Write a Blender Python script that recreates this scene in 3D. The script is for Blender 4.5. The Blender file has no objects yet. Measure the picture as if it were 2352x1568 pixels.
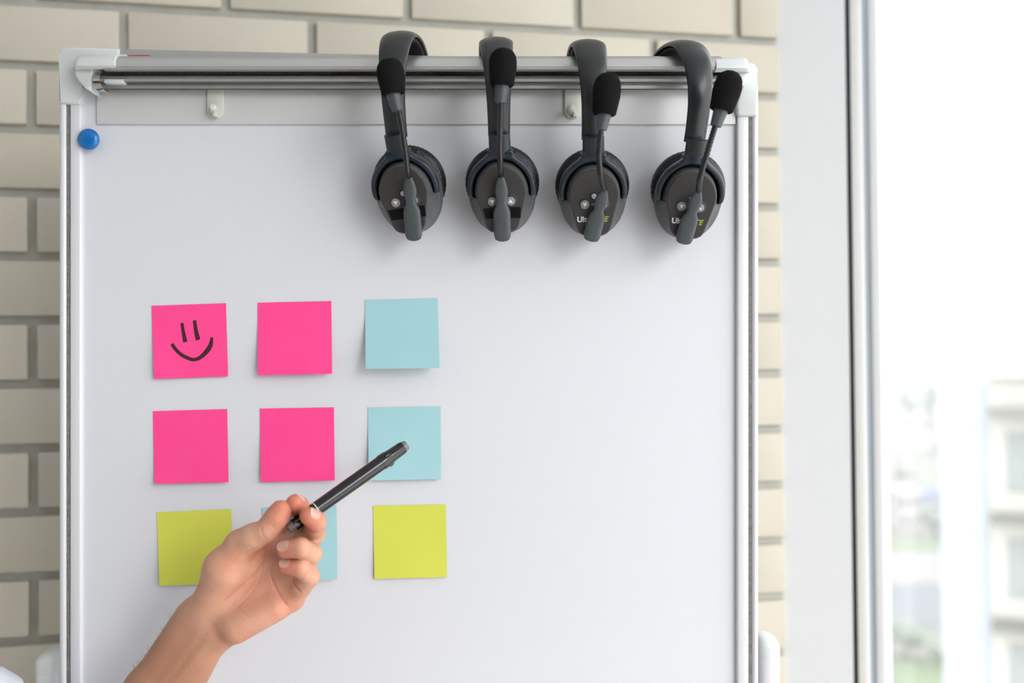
import bpy, bmesh, math, random
import numpy as np
from mathutils import Vector, Matrix

random.seed(7)
SC = bpy.context.scene
COL = SC.collection

# ------------------------------------------------------------------ camera
FPX = 2286.67            # focal length in pixels of the 2352 x 1568 frame (35 mm lens)
D = 1.022                # camera to writing surface
CAMZ = 1.45
ROLL, PITCH = 0.0095, 0.0115
_fw = Vector((0, math.cos(PITCH), math.sin(PITCH)))
_up0 = Vector((0, -math.sin(PITCH), math.cos(PITCH)))
_r0 = Vector((1, 0, 0))
_right = _r0 * math.cos(ROLL) - _up0 * math.sin(ROLL)
_up = _r0 * math.sin(ROLL) + _up0 * math.cos(ROLL)
CAMPOS = Vector((0, 0, CAMZ))
# M maps the easel's own frame (x right, y away, z up, origin at the camera) to the world
M = Matrix(((_right.x, _fw.x, _up.x, 0), (_right.y, _fw.y, _up.y, 0), (_right.z, _fw.z, _up.z, CAMZ), (0, 0, 0, 1)))
cam_data = bpy.data.cameras.new('camera')
cam_data.lens = 35.0
cam_data.sensor_width = 36.0
cam_data.clip_start = 0.02
cam_data.clip_end = 5000
cam_data.dof.use_dof = True
cam_data.dof.focus_distance = 0.975
cam_data.dof.aperture_fstop = 2.7
cam = bpy.data.objects.new('camera', cam_data)
COL.objects.link(cam)
cam.matrix_world = Matrix(((_right.x, _up.x, -_fw.x, 0), (_right.y, _up.y, -_fw.y, 0), (_right.z, _up.z, -_fw.z, CAMZ), (0, 0, 0, 1)))
SC.camera = cam

# ------------------------------------------------------------------ sky, sun, exposure
world = bpy.data.worlds.new('overcast_sky')
SC.world = world
world.use_nodes = True
_bg = world.node_tree.nodes['Background']
_bg.inputs['Color'].default_value = (0.965, 0.975, 1.0, 1)
_bg.inputs['Strength'].default_value = 2.6
sun_d = bpy.data.lights.new('hazy_sun', 'SUN')
sun_d.energy = 2.1
sun_d.angle = math.radians(36)
sun_d.color = (1.0, 1.0, 0.99)
sun = bpy.data.objects.new('hazy_sun', sun_d)
COL.objects.link(sun)
sun.rotation_euler = Vector((-0.62, 1.0, -0.50)).to_track_quat('-Z', 'Y').to_euler()
sun.location = (2, -2, 4)
SC.view_settings.view_transform = 'Standard'
SC.view_settings.look = 'None'
SC.view_settings.gamma = 1.0
SC.view_settings.use_curve_mapping = False
SC.view_settings.exposure = 0.43
SC.cycles.caustics_reflective = False
SC.cycles.caustics_refractive = False
SC.cycles.adaptive_threshold = 0.05
SC.cycles.max_bounces = 5
SC.cycles.diffuse_bounces = 3
SC.cycles.glossy_bounces = 3
SC.cycles.transparent_max_bounces = 8

# ------------------------------------------------------------------ helpers
def lin(c):
    out = []
    for v in c[:3]:
        v = v / 255.0
        out.append(v / 12.92 if v <= 0.04045 else ((v + 0.055) / 1.055) ** 2.4)
    return (*out, 1.0)

MATS = {}
def mat(name, rgb=(200, 200, 200), rough=0.5, metal=0.0, noise=None, bump=None, coat=0.0, coat_rough=0.05,
        sss=0.0, spec=0.5, rnd=0.0, rgb2=None, sheen=0.0):
    """noise=(scale, amount) varies the colour; bump=(scale, strength, distance)"""
    if name in MATS:
        return MATS[name]
    m = bpy.data.materials.new(name)
    m.use_nodes = True
    nt = m.node_tree
    b = nt.nodes['Principled BSDF']
    col = lin(rgb)
    b.inputs['Base Color'].default_value = col
    b.inputs['Roughness'].default_value = rough
    b.inputs['Metallic'].default_value = metal
    b.inputs['Specular IOR Level'].default_value = spec
    b.inputs['Coat Weight'].default_value = coat
    b.inputs['Coat Roughness'].default_value = coat_rough
    b.inputs['Sheen Weight'].default_value = sheen
    if sss:
        b.inputs['Subsurface Weight'].default_value = sss
        b.inputs['Subsurface Radius'].default_value = (1.0, 0.35, 0.2)
        b.inputs['Subsurface Scale'].default_value = 0.003
    tc = nt.nodes.new('ShaderNodeTexCoord')
    if noise or rnd:
        mix = nt.nodes.new('ShaderNodeMix')
        mix.data_type = 'RGBA'
        c2 = lin(rgb2) if rgb2 else tuple(v * 0.75 for v in col[:3]) + (1,)
        mix.inputs[6].default_value = col
        mix.inputs[7].default_value = c2
        fac = None
        if noise:
            n = nt.nodes.new('ShaderNodeTexNoise')
            n.inputs['Scale'].default_value = noise[0]
            n.inputs['Detail'].default_value = 5
            nt.links.new(tc.outputs['Object'], n.inputs['Vector'])
            mul = nt.nodes.new('ShaderNodeMath')
            mul.operation = 'MULTIPLY'
            mul.inputs[1].default_value = noise[1]
            nt.links.new(n.outputs['Fac'], mul.inputs[0])
            fac = mul.outputs[0]
        if rnd:
            oi = nt.nodes.new('ShaderNodeObjectInfo')
            mr = nt.nodes.new('ShaderNodeMath')
            mr.operation = 'MULTIPLY'
            mr.inputs[1].default_value = rnd
            nt.links.new(oi.outputs['Random'], mr.inputs[0])
            if fac is None:
                fac = mr.outputs[0]
            else:
                ad = nt.nodes.new('ShaderNodeMath')
                ad.operation = 'ADD'
                nt.links.new(fac, ad.inputs[0])
                nt.links.new(mr.outputs[0], ad.inputs[1])
                fac = ad.outputs[0]
        nt.links.new(fac, mix.inputs[0])
        nt.links.new(mix.outputs[2], b.inputs['Base Color'])
    if bump:
        n = nt.nodes.new('ShaderNodeTexNoise')
        n.inputs['Scale'].default_value = bump[0]
        n.inputs['Detail'].default_value = 4
        nt.links.new(tc.outputs['Object'], n.inputs['Vector'])
        bp = nt.nodes.new('ShaderNodeBump')
        bp.inputs['Strength'].default_value = bump[1]
        bp.inputs['Distance'].default_value = bump[2]
        nt.links.new(n.outputs['Fac'], bp.inputs['Height'])
        nt.links.new(bp.outputs[0], b.inputs['Normal'])
        if coat:
            nt.links.new(bp.outputs[0], b.inputs['Coat Normal'])
    MATS[name] = m
    return m

def mesh_obj(name, verts, faces, material, parent=None, smooth=False, sharp=35):
    me = bpy.data.meshes.new(name)
    me.from_pydata([tuple(v) for v in verts], [], [tuple(f) for f in faces])
    bm = bmesh.new()
    bm.from_mesh(me)
    bmesh.ops.recalc_face_normals(bm, faces=bm.faces)
    bm.to_mesh(me)
    bm.free()
    return link_mesh(name, me, material, parent, smooth, sharp)

def link_mesh(name, me, material, parent=None, smooth=False, sharp=35):
    if material:
        me.materials.append(material)
    if smooth:
        me.polygons.foreach_set('use_smooth', [True] * len(me.polygons))
        if sharp:
            me.set_sharp_from_angle(angle=math.radians(sharp))
    me.update()
    o = bpy.data.objects.new(name, me)
    COL.objects.link(o)
    if parent is not None:
        o.parent = parent
    return o

def bm_obj(name, bm, material, parent=None, smooth=False, sharp=35):
    bmesh.ops.recalc_face_normals(bm, faces=bm.faces)
    me = bpy.data.meshes.new(name)
    bm.to_mesh(me)
    bm.free()
    return link_mesh(name, me, material, parent, smooth, sharp)

def empty(name, matrix=None, parent=None):
    o = bpy.data.objects.new(name, None)
    COL.objects.link(o)
    o.empty_display_size = 0.05
    if parent is not None:
        o.parent = parent
    if matrix is not None:
        o.matrix_world = matrix
    return o

def tag(o, label=None, cat=None, group=None, kind=None):
    if label: o['label'] = label
    if cat: o['category'] = cat
    if group: o['group'] = group
    if kind: o['kind'] = kind
    return o

def box_bm(x0, x1, y0, y1, z0, z1, bevel=0.0, seg=2):
    bm = bmesh.new()
    vs = [bm.verts.new(p) for p in ((x0, y0, z0), (x1, y0, z0), (x1, y1, z0), (x0, y1, z0), (x0, y0, z1), (x1, y0, z1), (x1, y1, z1), (x0, y1, z1))]
    for f in ((0, 3, 2, 1), (4, 5, 6, 7), (0, 1, 5, 4), (1, 2, 6, 5), (2, 3, 7, 6), (3, 0, 4, 7)):
        bm.faces.new([vs[i] for i in f])
    if bevel:
        bmesh.ops.bevel(bm, geom=list(bm.edges), offset=bevel, segments=seg, profile=0.5, affect='EDGES')
    return bm

def prism_bm(front, back, bevel=0.0, seg=2):
    """front/back: lists of 3-D points of the same length"""
    bm = bmesh.new()
    a = [bm.verts.new(p) for p in front]
    b = [bm.verts.new(p) for p in back]
    n = len(a)
    f0 = bm.faces.new(a)
    bm.faces.new(list(reversed(b)))
    for i in range(n):
        bm.faces.new((a[i], b[i], b[(i + 1) % n], a[(i + 1) % n]))
    if bevel:
        es = [e for e in f0.edges]
        bmesh.ops.bevel(bm, geom=es, offset=bevel, segments=seg, profile=0.5, affect='EDGES')
    return bm

def loft(rings, closed_ring=True, cap=True):
    verts, faces = [], []
    n = len(rings[0])
    for r in rings:
        verts += [tuple(p) for p in r]
    for i in range(len(rings) - 1):
        for j in range(n if closed_ring else n - 1):
            j2 = (j + 1) % n
            faces.append((i * n + j, i * n + j2, (i + 1) * n + j2, (i + 1) * n + j))
    if cap:
        faces.append(tuple(range(n)))
        faces.append(tuple((len(rings) - 1) * n + j for j in reversed(range(n))))
    return verts, faces

def frame_for(d):
    d = Vector(d).normalized()
    a = Vector((0, 1, 0)) if abs(d.y) < 0.9 else Vector((1, 0, 0))
    u = d.cross(a).normalized()
    return u, d.cross(u).normalized()

def tube(path, radii, n=12, cap=True):
    path = [Vector(p) for p in path]
    rings = []
    u = None
    for i, p in enumerate(path):
        d = (path[min(i + 1, len(path) - 1)] - path[max(i - 1, 0)]).normalized()
        if u is None:
            u, w = frame_for(d)
        else:
            u = (u - d * u.dot(d)).normalized()
            w = d.cross(u).normalized()
        r = radii[i] if hasattr(radii, '__len__') else radii
        rings.append([p + (u * math.cos(2 * math.pi * k / n) + w * math.sin(2 * math.pi * k / n)) * r for k in range(n)])
    return loft(rings, True, cap)

def lathe(profile, origin, axis, n=32, cap=True):
    """profile: (t along axis, radius)"""
    o = Vector(origin)
    ax = Vector(axis).normalized()
    u, w = frame_for(ax)
    rings = [[o + ax * t + (u * math.cos(2 * math.pi * k / n) + w * math.sin(2 * math.pi * k / n)) * r for k in range(n)] for t, r in profile]
    return loft(rings, True, cap)

def catmull(pts, per=8):
    pts = [np.array(p, float) for p in pts]
    P = [2 * pts[0] - pts[1]] + pts + [2 * pts[-1] - pts[-2]]
    out = []
    for i in range(1, len(P) - 2):
        for k in range(per):
            t = k / per
            a, b, c, d = P[i - 1], P[i], P[i + 1], P[i + 2]
            out.append(0.5 * ((2 * b) + (-a + c) * t + (2 * a - 5 * b + 4 * c - d) * t * t + (-a + 3 * b - 3 * c + d) * t ** 3))
    out.append(pts[-1])
    return out

def FP(px, py, y=0.0):
    """a point of the easel frame seen at px, py and lying y behind the writing surface (negative = in front)"""
    dd = D + y
    return Vector(((px - 1176) * dd / FPX, dd, (784 - py) * dd / FPX))

def Tr(v):
    return Matrix.Translation(Vector(v))

# ------------------------------------------------------------------ brick wall, window wall, room shell
T = 0.1926
W_DIR = Vector((1, T, 0)).normalized()                # along the brick wall, to the right
W_NRM = Vector((W_DIR.y, -W_DIR.x, 0))                # out of the wall into the room
def wall_pt(s, n, z):                                 # s from the corner (negative = left), n into the room
    p = CORNER + W_DIR * s + W_NRM * n
    return Vector((p.x, p.y, CAMZ + z))
CORNER = Vector((0.4035, 1.4211 + T * 0.4035, 0))
ROW0 = 0.0485      # height of a joint centre above the camera
PITCH_Z, PITCH_X = 0.083, 0.2452

m_mortar = mat('grey_mortar', (190, 189, 179), 0.95, noise=(40, 0.8), rgb2=(164, 164, 154), bump=(220, 0.6, 0.002))
m_brick = mat('cream_brick', (208, 202, 188), 0.8, noise=(7, 0.75), rgb2=(190, 181, 162), bump=(60, 0.35, 0.0015), rnd=0.15)
m_white = mat('white_plaster', (244, 246, 248), 0.7)
m_pvc = mat('white_window_profile', (240, 241, 242), 0.35)
m_gasket = mat('dark_rubber_gasket', (58, 66, 68), 0.5)
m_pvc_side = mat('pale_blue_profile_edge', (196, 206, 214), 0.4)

wall = mesh_obj('wall_back', [wall_pt(s, n, z) for n in (0.0, -0.12) for s, z in ((-3.2, -1.45), (0.0, -1.45), (0.0, 1.35), (-3.2, 1.35))],
                [(0, 1, 2, 3), (4, 5, 6, 7), (0, 1, 5, 4), (1, 2, 6, 5), (2, 3, 7, 6), (3, 0, 4, 7)], m_mortar)
tag(wall, 'cream brick wall with recessed grey mortar joints behind the whiteboard', None, kind='structure')

brick_cache = {}
def brick(s0, s1, zc):
    L = s1 - s0
    key = round(L, 4)
    h = 0.0712
    if key not in brick_cache:
        bm = box_bm(-L / 2, L / 2, -0.009, 0.004, -h / 2, h / 2, 0.0022, 2)
        o = bm_obj('brick', bm, m_brick, wall, True, 40)
        brick_cache[key] = o
    else:
        o = brick_cache[key].copy()
        COL.objects.link(o)
    p = wall_pt((s0 + s1) / 2, random.uniform(-0.0008, 0.0008), zc)
    rot = Matrix(((W_DIR.x, -W_NRM.x, 0), (W_DIR.y, -W_NRM.y, 0), (0, 0, 1))).to_4x4()
    o.matrix_world = Matrix.Translation(p) @ rot
for r in range(-8, 9):
    zc = ROW0 + (r + 0.5) * PITCH_Z
    first = 0.0 - 0.1975 if (r % 2 == 0) else -0.0665
    s1 = 0.0
    brick(first + 0.0062, s1, zc)
    s = first
    while s > -1.75:
        brick(s - PITCH_X + 0.0062, s - 0.0062, zc)
        s -= PITCH_X

# window walls: a short one leaving the corner at an angle, then a long glazed one towards the viewer
def wall_frame(origin, direction):
    d = Vector((direction[0], direction[1], 0)).normalized()
    out = Vector((-d.y, d.x, 0))
    def pt(s_, n, z):                                 # s along the wall, n outwards
        p = origin + d * s_ + out * n
        return Vector((p.x, p.y, CAMZ + z))
    return pt
V1 = wall_frame(CORNER, (0.866, -0.5))
Q = V1(0.78, 0, 0); Q.z = 0
V2 = wall_frame(Q, (0.06, -1.0))
def win_box(pt, name, s0, s1, n0, n1, z0, z1, material, parent, bevel=0.0):
    front = [pt(s0, n0, z0), pt(s1, n0, z0), pt(s1, n0, z1), pt(s0, n0, z1)]
    back = [pt(s0, n1, z0), pt(s1, n1, z0), pt(s1, n1, z1), pt(s0, n1, z1)]
    return bm_obj(name, prism_bm(front, back, bevel), material, parent, bool(bevel), 40)
wr = win_box(V1, 'wall_right', 0.0, 0.1000, 0.0, 0.12, -1.45, 1.35, m_white, None)
tag(wr, 'smooth white wall strip between the bricks and the window', None, kind='structure')

m_glass = bpy.data.materials.new('window_glass')
m_glass.use_nodes = True
nt = m_glass.node_tree
nt.nodes.remove(nt.nodes['Principled BSDF'])
tr = nt.nodes.new('ShaderNodeBsdfTransparent')
tr.inputs['Color'].default_value = (0.985, 0.987, 0.987, 1)
gl = nt.nodes.new('ShaderNodeBsdfGlossy')
gl.inputs['Roughness'].default_value = 0.0
geo = nt.nodes.new('ShaderNodeNewGeometry')
dot = nt.nodes.new('ShaderNodeVectorMath'); dot.operation = 'DOT_PRODUCT'
nt.links.new(geo.outputs['Incoming'], dot.inputs[0]); nt.links.new(geo.outputs['Normal'], dot.inputs[1])
def _math(op, a, b_=None):
    n = nt.nodes.new('ShaderNodeMath'); n.operation = op
    for i, q in enumerate((a, b_)):
        if q is None: continue
        if isinstance(q, (int, float)): n.inputs[i].default_value = q
        else: nt.links.new(q, n.inputs[i])
    return n.outputs[0]
# Schlick reflectance of a clear pane, the same from both sides
_f = _math('ADD', _math('MULTIPLY', _math('POWER', _math('SUBTRACT', 1.0, _math('ABSOLUTE', dot.outputs['Value'])), 5.0), 0.96), 0.04)
mx = nt.nodes.new('ShaderNodeMixShader')
nt.links.new(_f, mx.inputs[0])
nt.links.new(tr.outputs[0], mx.inputs[1])
nt.links.new(gl.outputs[0], mx.inputs[2])
nt.links.new(mx.outputs[0], nt.nodes['Material Output'].inputs['Surface'])

m_seal = bpy.data.materials.new('ribbed_white_seal')
m_seal.use_nodes = True
nt = m_seal.node_tree
b = nt.nodes['Principled BSDF']
b.inputs['Base Color'].default_value = lin((246, 246, 245))
b.inputs['Roughness'].default_value = 0.6
wv = nt.nodes.new('ShaderNodeTexWave')
wv.bands_direction = 'Z'
wv.inputs['Scale'].default_value = 80
tcn = nt.nodes.new('ShaderNodeTexCoord')
nt.links.new(tcn.outputs['Object'], wv.inputs['Vector'])
bmp = nt.nodes.new('ShaderNodeBump')
bmp.inputs['Strength'].default_value = 0.5
bmp.inputs['Distance'].default_value = 0.001
nt.links.new(wv.outputs['Fac'], bmp.inputs['Height'])
nt.links.new(bmp.outputs[0], b.inputs['Normal'])

ZB, ZT = -1.3, 1.28
def window(pt, name, s0, s1, label):
    w = empty(name, Tr(pt(s0, 0.03, -1.45)))
    tag(w, label, None, kind='structure')
    inv = w.matrix_world.inverted()
    def add(nm, *a, **k):
        o = win_box(pt, nm, *a, **k)
        o.data.transform(inv)
        return o
    add('gasket', s0 + 0.0002, s0 + 0.0070, 0.006, 0.05, ZB, ZT, m_gasket, w)
    add('seal_strip', s0 + 0.0072, s0 + 0.0226, -0.002, 0.05, ZB, ZT, m_seal, w, bevel=0.002)
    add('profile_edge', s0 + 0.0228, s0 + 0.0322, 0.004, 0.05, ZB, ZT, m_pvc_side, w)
    add('glazing_bead', s0 + 0.0324, s0 + 0.0453, 0.0, 0.05, ZB, ZT, m_pvc, w, bevel=0.002)
    add('frame_stile', s1 - 0.05, s1, 0.0, 0.06, ZB, ZT, m_pvc, w, bevel=0.004)
    add('frame_rail', s0, s1, -0.002, 0.06, ZT, ZT + 0.05, m_pvc, w, bevel=0.004)
    add('frame_rail', s0, s1, -0.002, 0.06, ZB - 0.05, ZB, m_pvc, w, bevel=0.004)
    add('glass_pane', s0 + 0.0445, s1 - 0.049, 0.028, 0.034, ZB, ZT, m_glass, w)
    return w
window(V1, 'window_1', 0.1, 0.78, 'tall white framed window with a dark rubber seal beside the whiteboard')
window(V2, 'window_2', 0.0, 1.35, 'first tall pane of the long window wall on the right')
window(V2, 'window_3', 1.35, 2.7, 'second tall pane of the long window wall on the right')
window(V2, 'window_4', 2.7, 4.05, 'third tall pane of the long window wall on the right')
for nm, pt, s1_, lab in (('trim_1', V1, 0.78, 'beside the whiteboard'), ('trim_3', V2, 4.05, 'on the long window side')):
    s0_ = 0.1 if pt is V1 else 0.0
    o = win_box(pt, nm, s0_, s1_, -0.004, 0.1, ZT + 0.05, 1.35, m_white, None)
    tag(o, 'white lintel above the windows ' + lab, None, kind='structure')
    o = win_box(pt, nm.replace('1', '2').replace('3', '4'), s0_, s1_, -0.004, 0.1, -1.45, ZB - 0.05, m_white, None)
    tag(o, 'white sill wall below the windows ' + lab, None, kind='structure')

m_floor = mat('pale_floor', (214, 208, 200), 0.5, noise=(3, 0.6))
fl = bm_obj('floor', box_bm(-2.65, 1.5, -2.85, 1.7, -0.1, 0.0), m_floor)
tag(fl, 'pale grey floor of the room', None, kind='structure')
ce = bm_obj('ceiling', box_bm(-2.65, 1.5, -2.85, 1.7, CAMZ + 1.35, CAMZ + 1.45), m_white)
tag(ce, 'plain white ceiling', None, kind='structure')
wl = bm_obj('wall_left', box_bm(-2.75, -2.65, -2.85, 1.7, 0.0, CAMZ + 1.35), m_white)
tag(wl, 'plain white wall at the left of the room', None, kind='structure')

wb = bm_obj('wall_front', box_bm(-2.75, 1.5, -2.95, -2.85, 0.0, CAMZ + 1.35), mat('charcoal_reflection_tone', (92, 92, 92), 0.8))  # unseen wall; charcoal tone chosen to darken reflections and bounced light
tag(wb, 'unseen wall behind the viewer, toned charcoal to darken reflections', None, kind='structure')

_mat_in = mat
def mat(name, rgb, *a, **k):
    # outdoor colours are scaled to the exposure, with haze painted into trees and hill; painted walls and roofs stay paler
    q = 0.8 if name.startswith(('render_', 'roof_')) else 0.84 if name.startswith(('pale_beige', 'pale_glass', 'pale_parapet')) else 0.62
    if k.get('rgb2'):
        k['rgb2'] = tuple(int(v * q) for v in k['rgb2'])
    return _mat_in(name, tuple(int(v * q) for v in rgb), *a, **k)
# ------------------------------------------------------------------ town beyond the window
GZ = -27.0
def ray(px, py):
    v = Vector(((px - 1176) / FPX, 1.0, (784 - py) / FPX))
    return M.to_3x3() @ v
def ground_at(px, py):
    v = ray(px, py)
    t = GZ / v.z
    return Vector((v.x * t, v.y * t, CAMZ + GZ))
m_ground = mat('pale_green_ground', (188, 196, 180), 0.95, noise=(0.02, 1.0), rgb2=(200, 198, 188))
gnd = mesh_obj('ground', [(-900, 20, CAMZ + GZ), (1800, 20, CAMZ + GZ), (1800, 2600, CAMZ + GZ), (-900, 2600, CAMZ + GZ)], [(0, 1, 2, 3)], m_ground)
tag(gnd, 'hazy open ground far below the window', None, kind='structure')
def ground_patch(name, pts, material, label, dz):
    vs = [ground_at(*p) + Vector((0, 0, dz)) for p in pts]
    o = mesh_obj(name, vs, [tuple(range(len(vs)))], material)
    tag(o, label, None, kind='structure')
m_road = mat('pale_road', (216, 215, 210), 0.9)
m_lot = mat('blue_grey_paving', (180, 187, 191), 0.9)
m_grass = mat('fresh_grass', (184, 206, 164), 0.95, noise=(0.3, 0.5))
ground_patch('road_surface', [(1900, 1268), (2500, 1262), (2500, 1335), (1900, 1345)], m_road, 'pale road crossing below the houses', 0.05)
ground_patch('car_park', [(1900, 1346), (2500, 1338), (2500, 1450), (1900, 1440)], m_lot, 'blue grey paved yard in front of the road', 0.06)
ground_patch('lawn', [(1900, 1520), (2500, 1512), (2500, 1800), (1900, 1800)], m_grass, 'fresh green lawn at the bottom of the window view', 0.07)
ground_patch('verge', [(1900, 1246), (2500, 1240), (2500, 1260), (1900, 1266)], m_grass, 'green verge along the far side of the road', 0.08)

hl = [(-200 + 40 * i, 30 * math.sin(i * 0.7) + 14 * math.sin(i * 1.9 + 1)) for i in range(40)]
verts, faces = [], []
for j, (yy, hh) in enumerate(((900, 0), (1000, 0.7), (1150, 1.0), (1500, 0.3))):
    for x, hz in hl:
        verts.append((x + 150, yy, CAMZ + GZ + hh * (22 + 0.25 * hz)))
for j in range(3):
    for i in range(39):
        faces.append((j * 40 + i, j * 40 + i + 1, (j + 1) * 40 + i + 1, (j + 1) * 40 + i))
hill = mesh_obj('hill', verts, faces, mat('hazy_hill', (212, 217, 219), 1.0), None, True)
tag(hill, 'pale hazy ridge on the horizon beyond the window', 'hill')

def tree(px, py, h, w, rgb, label):
    base = ground_at(px, py)
    root = empty('tree', Tr(base))
    tag(root, label, 'tree', 'trees in the blurred view')
    v, f = tube([(0, 0, 0), (0.05, 0, h * 0.25), (0, 0.05, h * 0.5)], [0.045 * h, 0.035 * h, 0.02 * h], 8)
    mesh_obj('trunk', v, f, mat('grey_bark', (110, 100, 90), 0.9), root)
    bm = bmesh.new()
    rr = random.Random(px)
    for k in range(9):
        mm = Matrix.Translation((rr.uniform(-w, w) * 0.55, rr.uniform(-w, w) * 0.4, h * rr.uniform(0.45, 0.85))) @ Matrix.Diagonal((w * rr.uniform(0.35, 0.55), w * rr.uniform(0.35, 0.5), h * rr.uniform(0.14, 0.2), 1))
        bmesh.ops.create_icosphere(bm, subdivisions=2, radius=1.0, matrix=mm)
    for vv in bm.verts:
        vv.co += Vector((rr.uniform(-1, 1), rr.uniform(-1, 1), rr.uniform(-1, 1))) * 0.04 * w
    bm_obj('crown', bm, mat('hazed_foliage_%d_%d_%d' % rgb, rgb, 0.95, noise=(0.4, 0.8)), root, True, 0)  # crown colours are paled towards grey, haze included in the tint

def building(px, py, wx, dy, h, rgb, roof, label, roofkind='flat', rotz=0.3, win=(3, 2)):
    base = ground_at(px, py)
    root = empty('building', Matrix.Translation(base) @ Matrix.Rotation(rotz, 4, 'Z'))
    tag(root, label, 'building')
    mw = mat('render_%d_%d_%d' % rgb, rgb, 0.9)
    mr = mat('roof_%d_%d_%d' % roof, roof, 0.85)
    mg = mat('dark_pane', (176, 184, 190), 0.2)
    bm_obj('walls', box_bm(-wx / 2, wx / 2, 0, dy, 0, h), mw, root)
    if roofkind == 'flat':
        bm_obj('roof', box_bm(-wx / 2 - 0.3, wx / 2 + 0.3, -0.3, dy + 0.3, h, h + 0.5), mr, root)
    else:
        e = 0.5
        v = [(-wx / 2 - e, -e, h), (wx / 2 + e, -e, h), (wx / 2 + e, dy + e, h), (-wx / 2 - e, dy + e, h), (-wx / 2 + 1, dy / 2, h + dy * 0.35), (wx / 2 - 1, dy / 2, h + dy * 0.35)]
        mesh_obj('roof', v, [(0, 1, 5, 4), (1, 2, 5), (2, 3, 4, 5), (3, 0, 4), (0, 3, 2, 1)], mr, root)
    nx, nz = win
    proto = None
    for i in range(nx):
        for j in range(nz):
            if proto is None:
                bm = box_bm(-wx / nx * 0.25, wx / nx * 0.25, -0.08, 0.05, -h / nz * 0.25, h / nz * 0.25)
                proto = bm_obj('window', bm, mg, root)
                w = proto
            else:
                w = proto.copy()
                COL.objects.link(w)
            w.location = ((i + 0.5) / nx * wx - wx / 2, 0, (j + 0.5) / nz * h)

building(2090, 1215, 3.4, 4, 5.2, (214, 212, 208), (196, 192, 186), 'white house beside the blue roofed shed in the blurred view', 'gable', 0.2, (2, 2))
building(2034, 1186, 2.4, 3, 5.6, (222, 190, 168), (200, 168, 148), 'peach coloured house at the left edge of the blurred view', 'gable', 0.1, (2, 2))
building(2138, 1160, 5, 4, 1.6, (200, 202, 206), (134, 156, 196), 'long low shed with a blue roof behind the houses', 'flat', 0.25, (4, 1))
building(2070, 1045, 13, 10, 4.5, (220, 220, 218), (214, 214, 212), 'long white block below the far wood', 'flat', 0.1, (8, 2))
building(2200, 1040, 5, 6, 8, (222, 222, 222), (214, 214, 214), 'far white block right of the long white block', 'flat', 0.3, (3, 4))
for k, (px, py, h, w, rgb, lab) in enumerate((
        (2075, 1118, 4.6, 2.0, (206, 216, 206), 'dark round tree above the white house in the blurred view'),
        (2150, 1235, 5.5, 2.2, (212, 222, 214), 'grey green tree right of the white house in the blurred view'),
        (2082, 1512, 3.3, 1.9, (206, 218, 200), 'broad dark tree at the lower left of the window view'),
        (2160, 1535, 2.2, 1.0, (218, 226, 210), 'smaller pale tree right of the broad dark tree'),
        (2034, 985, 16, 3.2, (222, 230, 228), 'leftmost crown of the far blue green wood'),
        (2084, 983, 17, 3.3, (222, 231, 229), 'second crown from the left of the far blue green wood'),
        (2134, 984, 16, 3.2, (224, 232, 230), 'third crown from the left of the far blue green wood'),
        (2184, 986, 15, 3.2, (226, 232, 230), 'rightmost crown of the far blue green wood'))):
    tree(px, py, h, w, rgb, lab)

# nearby block with balcony slabs at the right of the view
def neighbour_block():
    dist = 31.0
    k = dist / FPX
    c = ray(2268, 800) * dist
    base = Vector((c.x, c.y, CAMZ + GZ))
    root = empty('building', Matrix.Translation(base) @ Matrix.Rotation(-0.47, 4, 'Z'))
    tag(root, 'nearby block with dark balcony slabs at the right edge of the window view', 'building')
    top = -0.9 - GZ
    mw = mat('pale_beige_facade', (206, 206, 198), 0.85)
    mp = mat('pale_glass_reflection', (194, 201, 206), 0.5)
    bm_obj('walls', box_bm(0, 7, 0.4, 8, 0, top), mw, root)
    bm_obj('reflection_band', box_bm(-1.42, 0, 0.6, 7, 0, top - 0.25), mp, root)  # pale box standing in for a reflection band on the window glass
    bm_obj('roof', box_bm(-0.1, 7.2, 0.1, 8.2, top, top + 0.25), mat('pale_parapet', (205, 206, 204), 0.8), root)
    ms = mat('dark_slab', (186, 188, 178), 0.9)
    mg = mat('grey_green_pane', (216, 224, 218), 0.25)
    proto = ppane = None
    for i in range(7):
        z = (800 - 945) * k - GZ - 3.28 * i
        if proto is None:
            o = proto = bm_obj('balcony_slab', box_bm(0.02, 7.1, -0.9, 0.42, -0.1, 0.1), ms, root)
        else:
            o = proto.copy(); COL.objects.link(o)
        o.location = (0, 0, z)
        for j in range(3):
            if ppane is None:
                q = ppane = bm_obj('window', box_bm(0, 1.5, 0.34, 0.42, 0.5, 2.3), mg, root)
            else:
                q = ppane.copy(); COL.objects.link(q)
            q.location = (0.5 + 2.2 * j, 0, z - 3.0)
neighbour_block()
hz = bpy.data.materials.new('summer_haze')
hz.use_nodes = True
nt = hz.node_tree
nt.nodes.remove(nt.nodes['Principled BSDF'])
vs_ = nt.nodes.new('ShaderNodeVolumeScatter')
vs_.inputs['Color'].default_value = (0.97, 0.985, 1.0, 1)
vs_.inputs['Density'].default_value = 0.0011
nt.links.new(vs_.outputs[0], nt.nodes['Material Output'].inputs['Volume'])
haze = bm_obj('haze', box_bm(-120, 1300, 22, 885, CAMZ + GZ - 0.5, CAMZ + 4), hz)
tag(haze, 'pale haze lying over the town beyond the window', 'haze', kind='stuff')

mat = _mat_in
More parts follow.
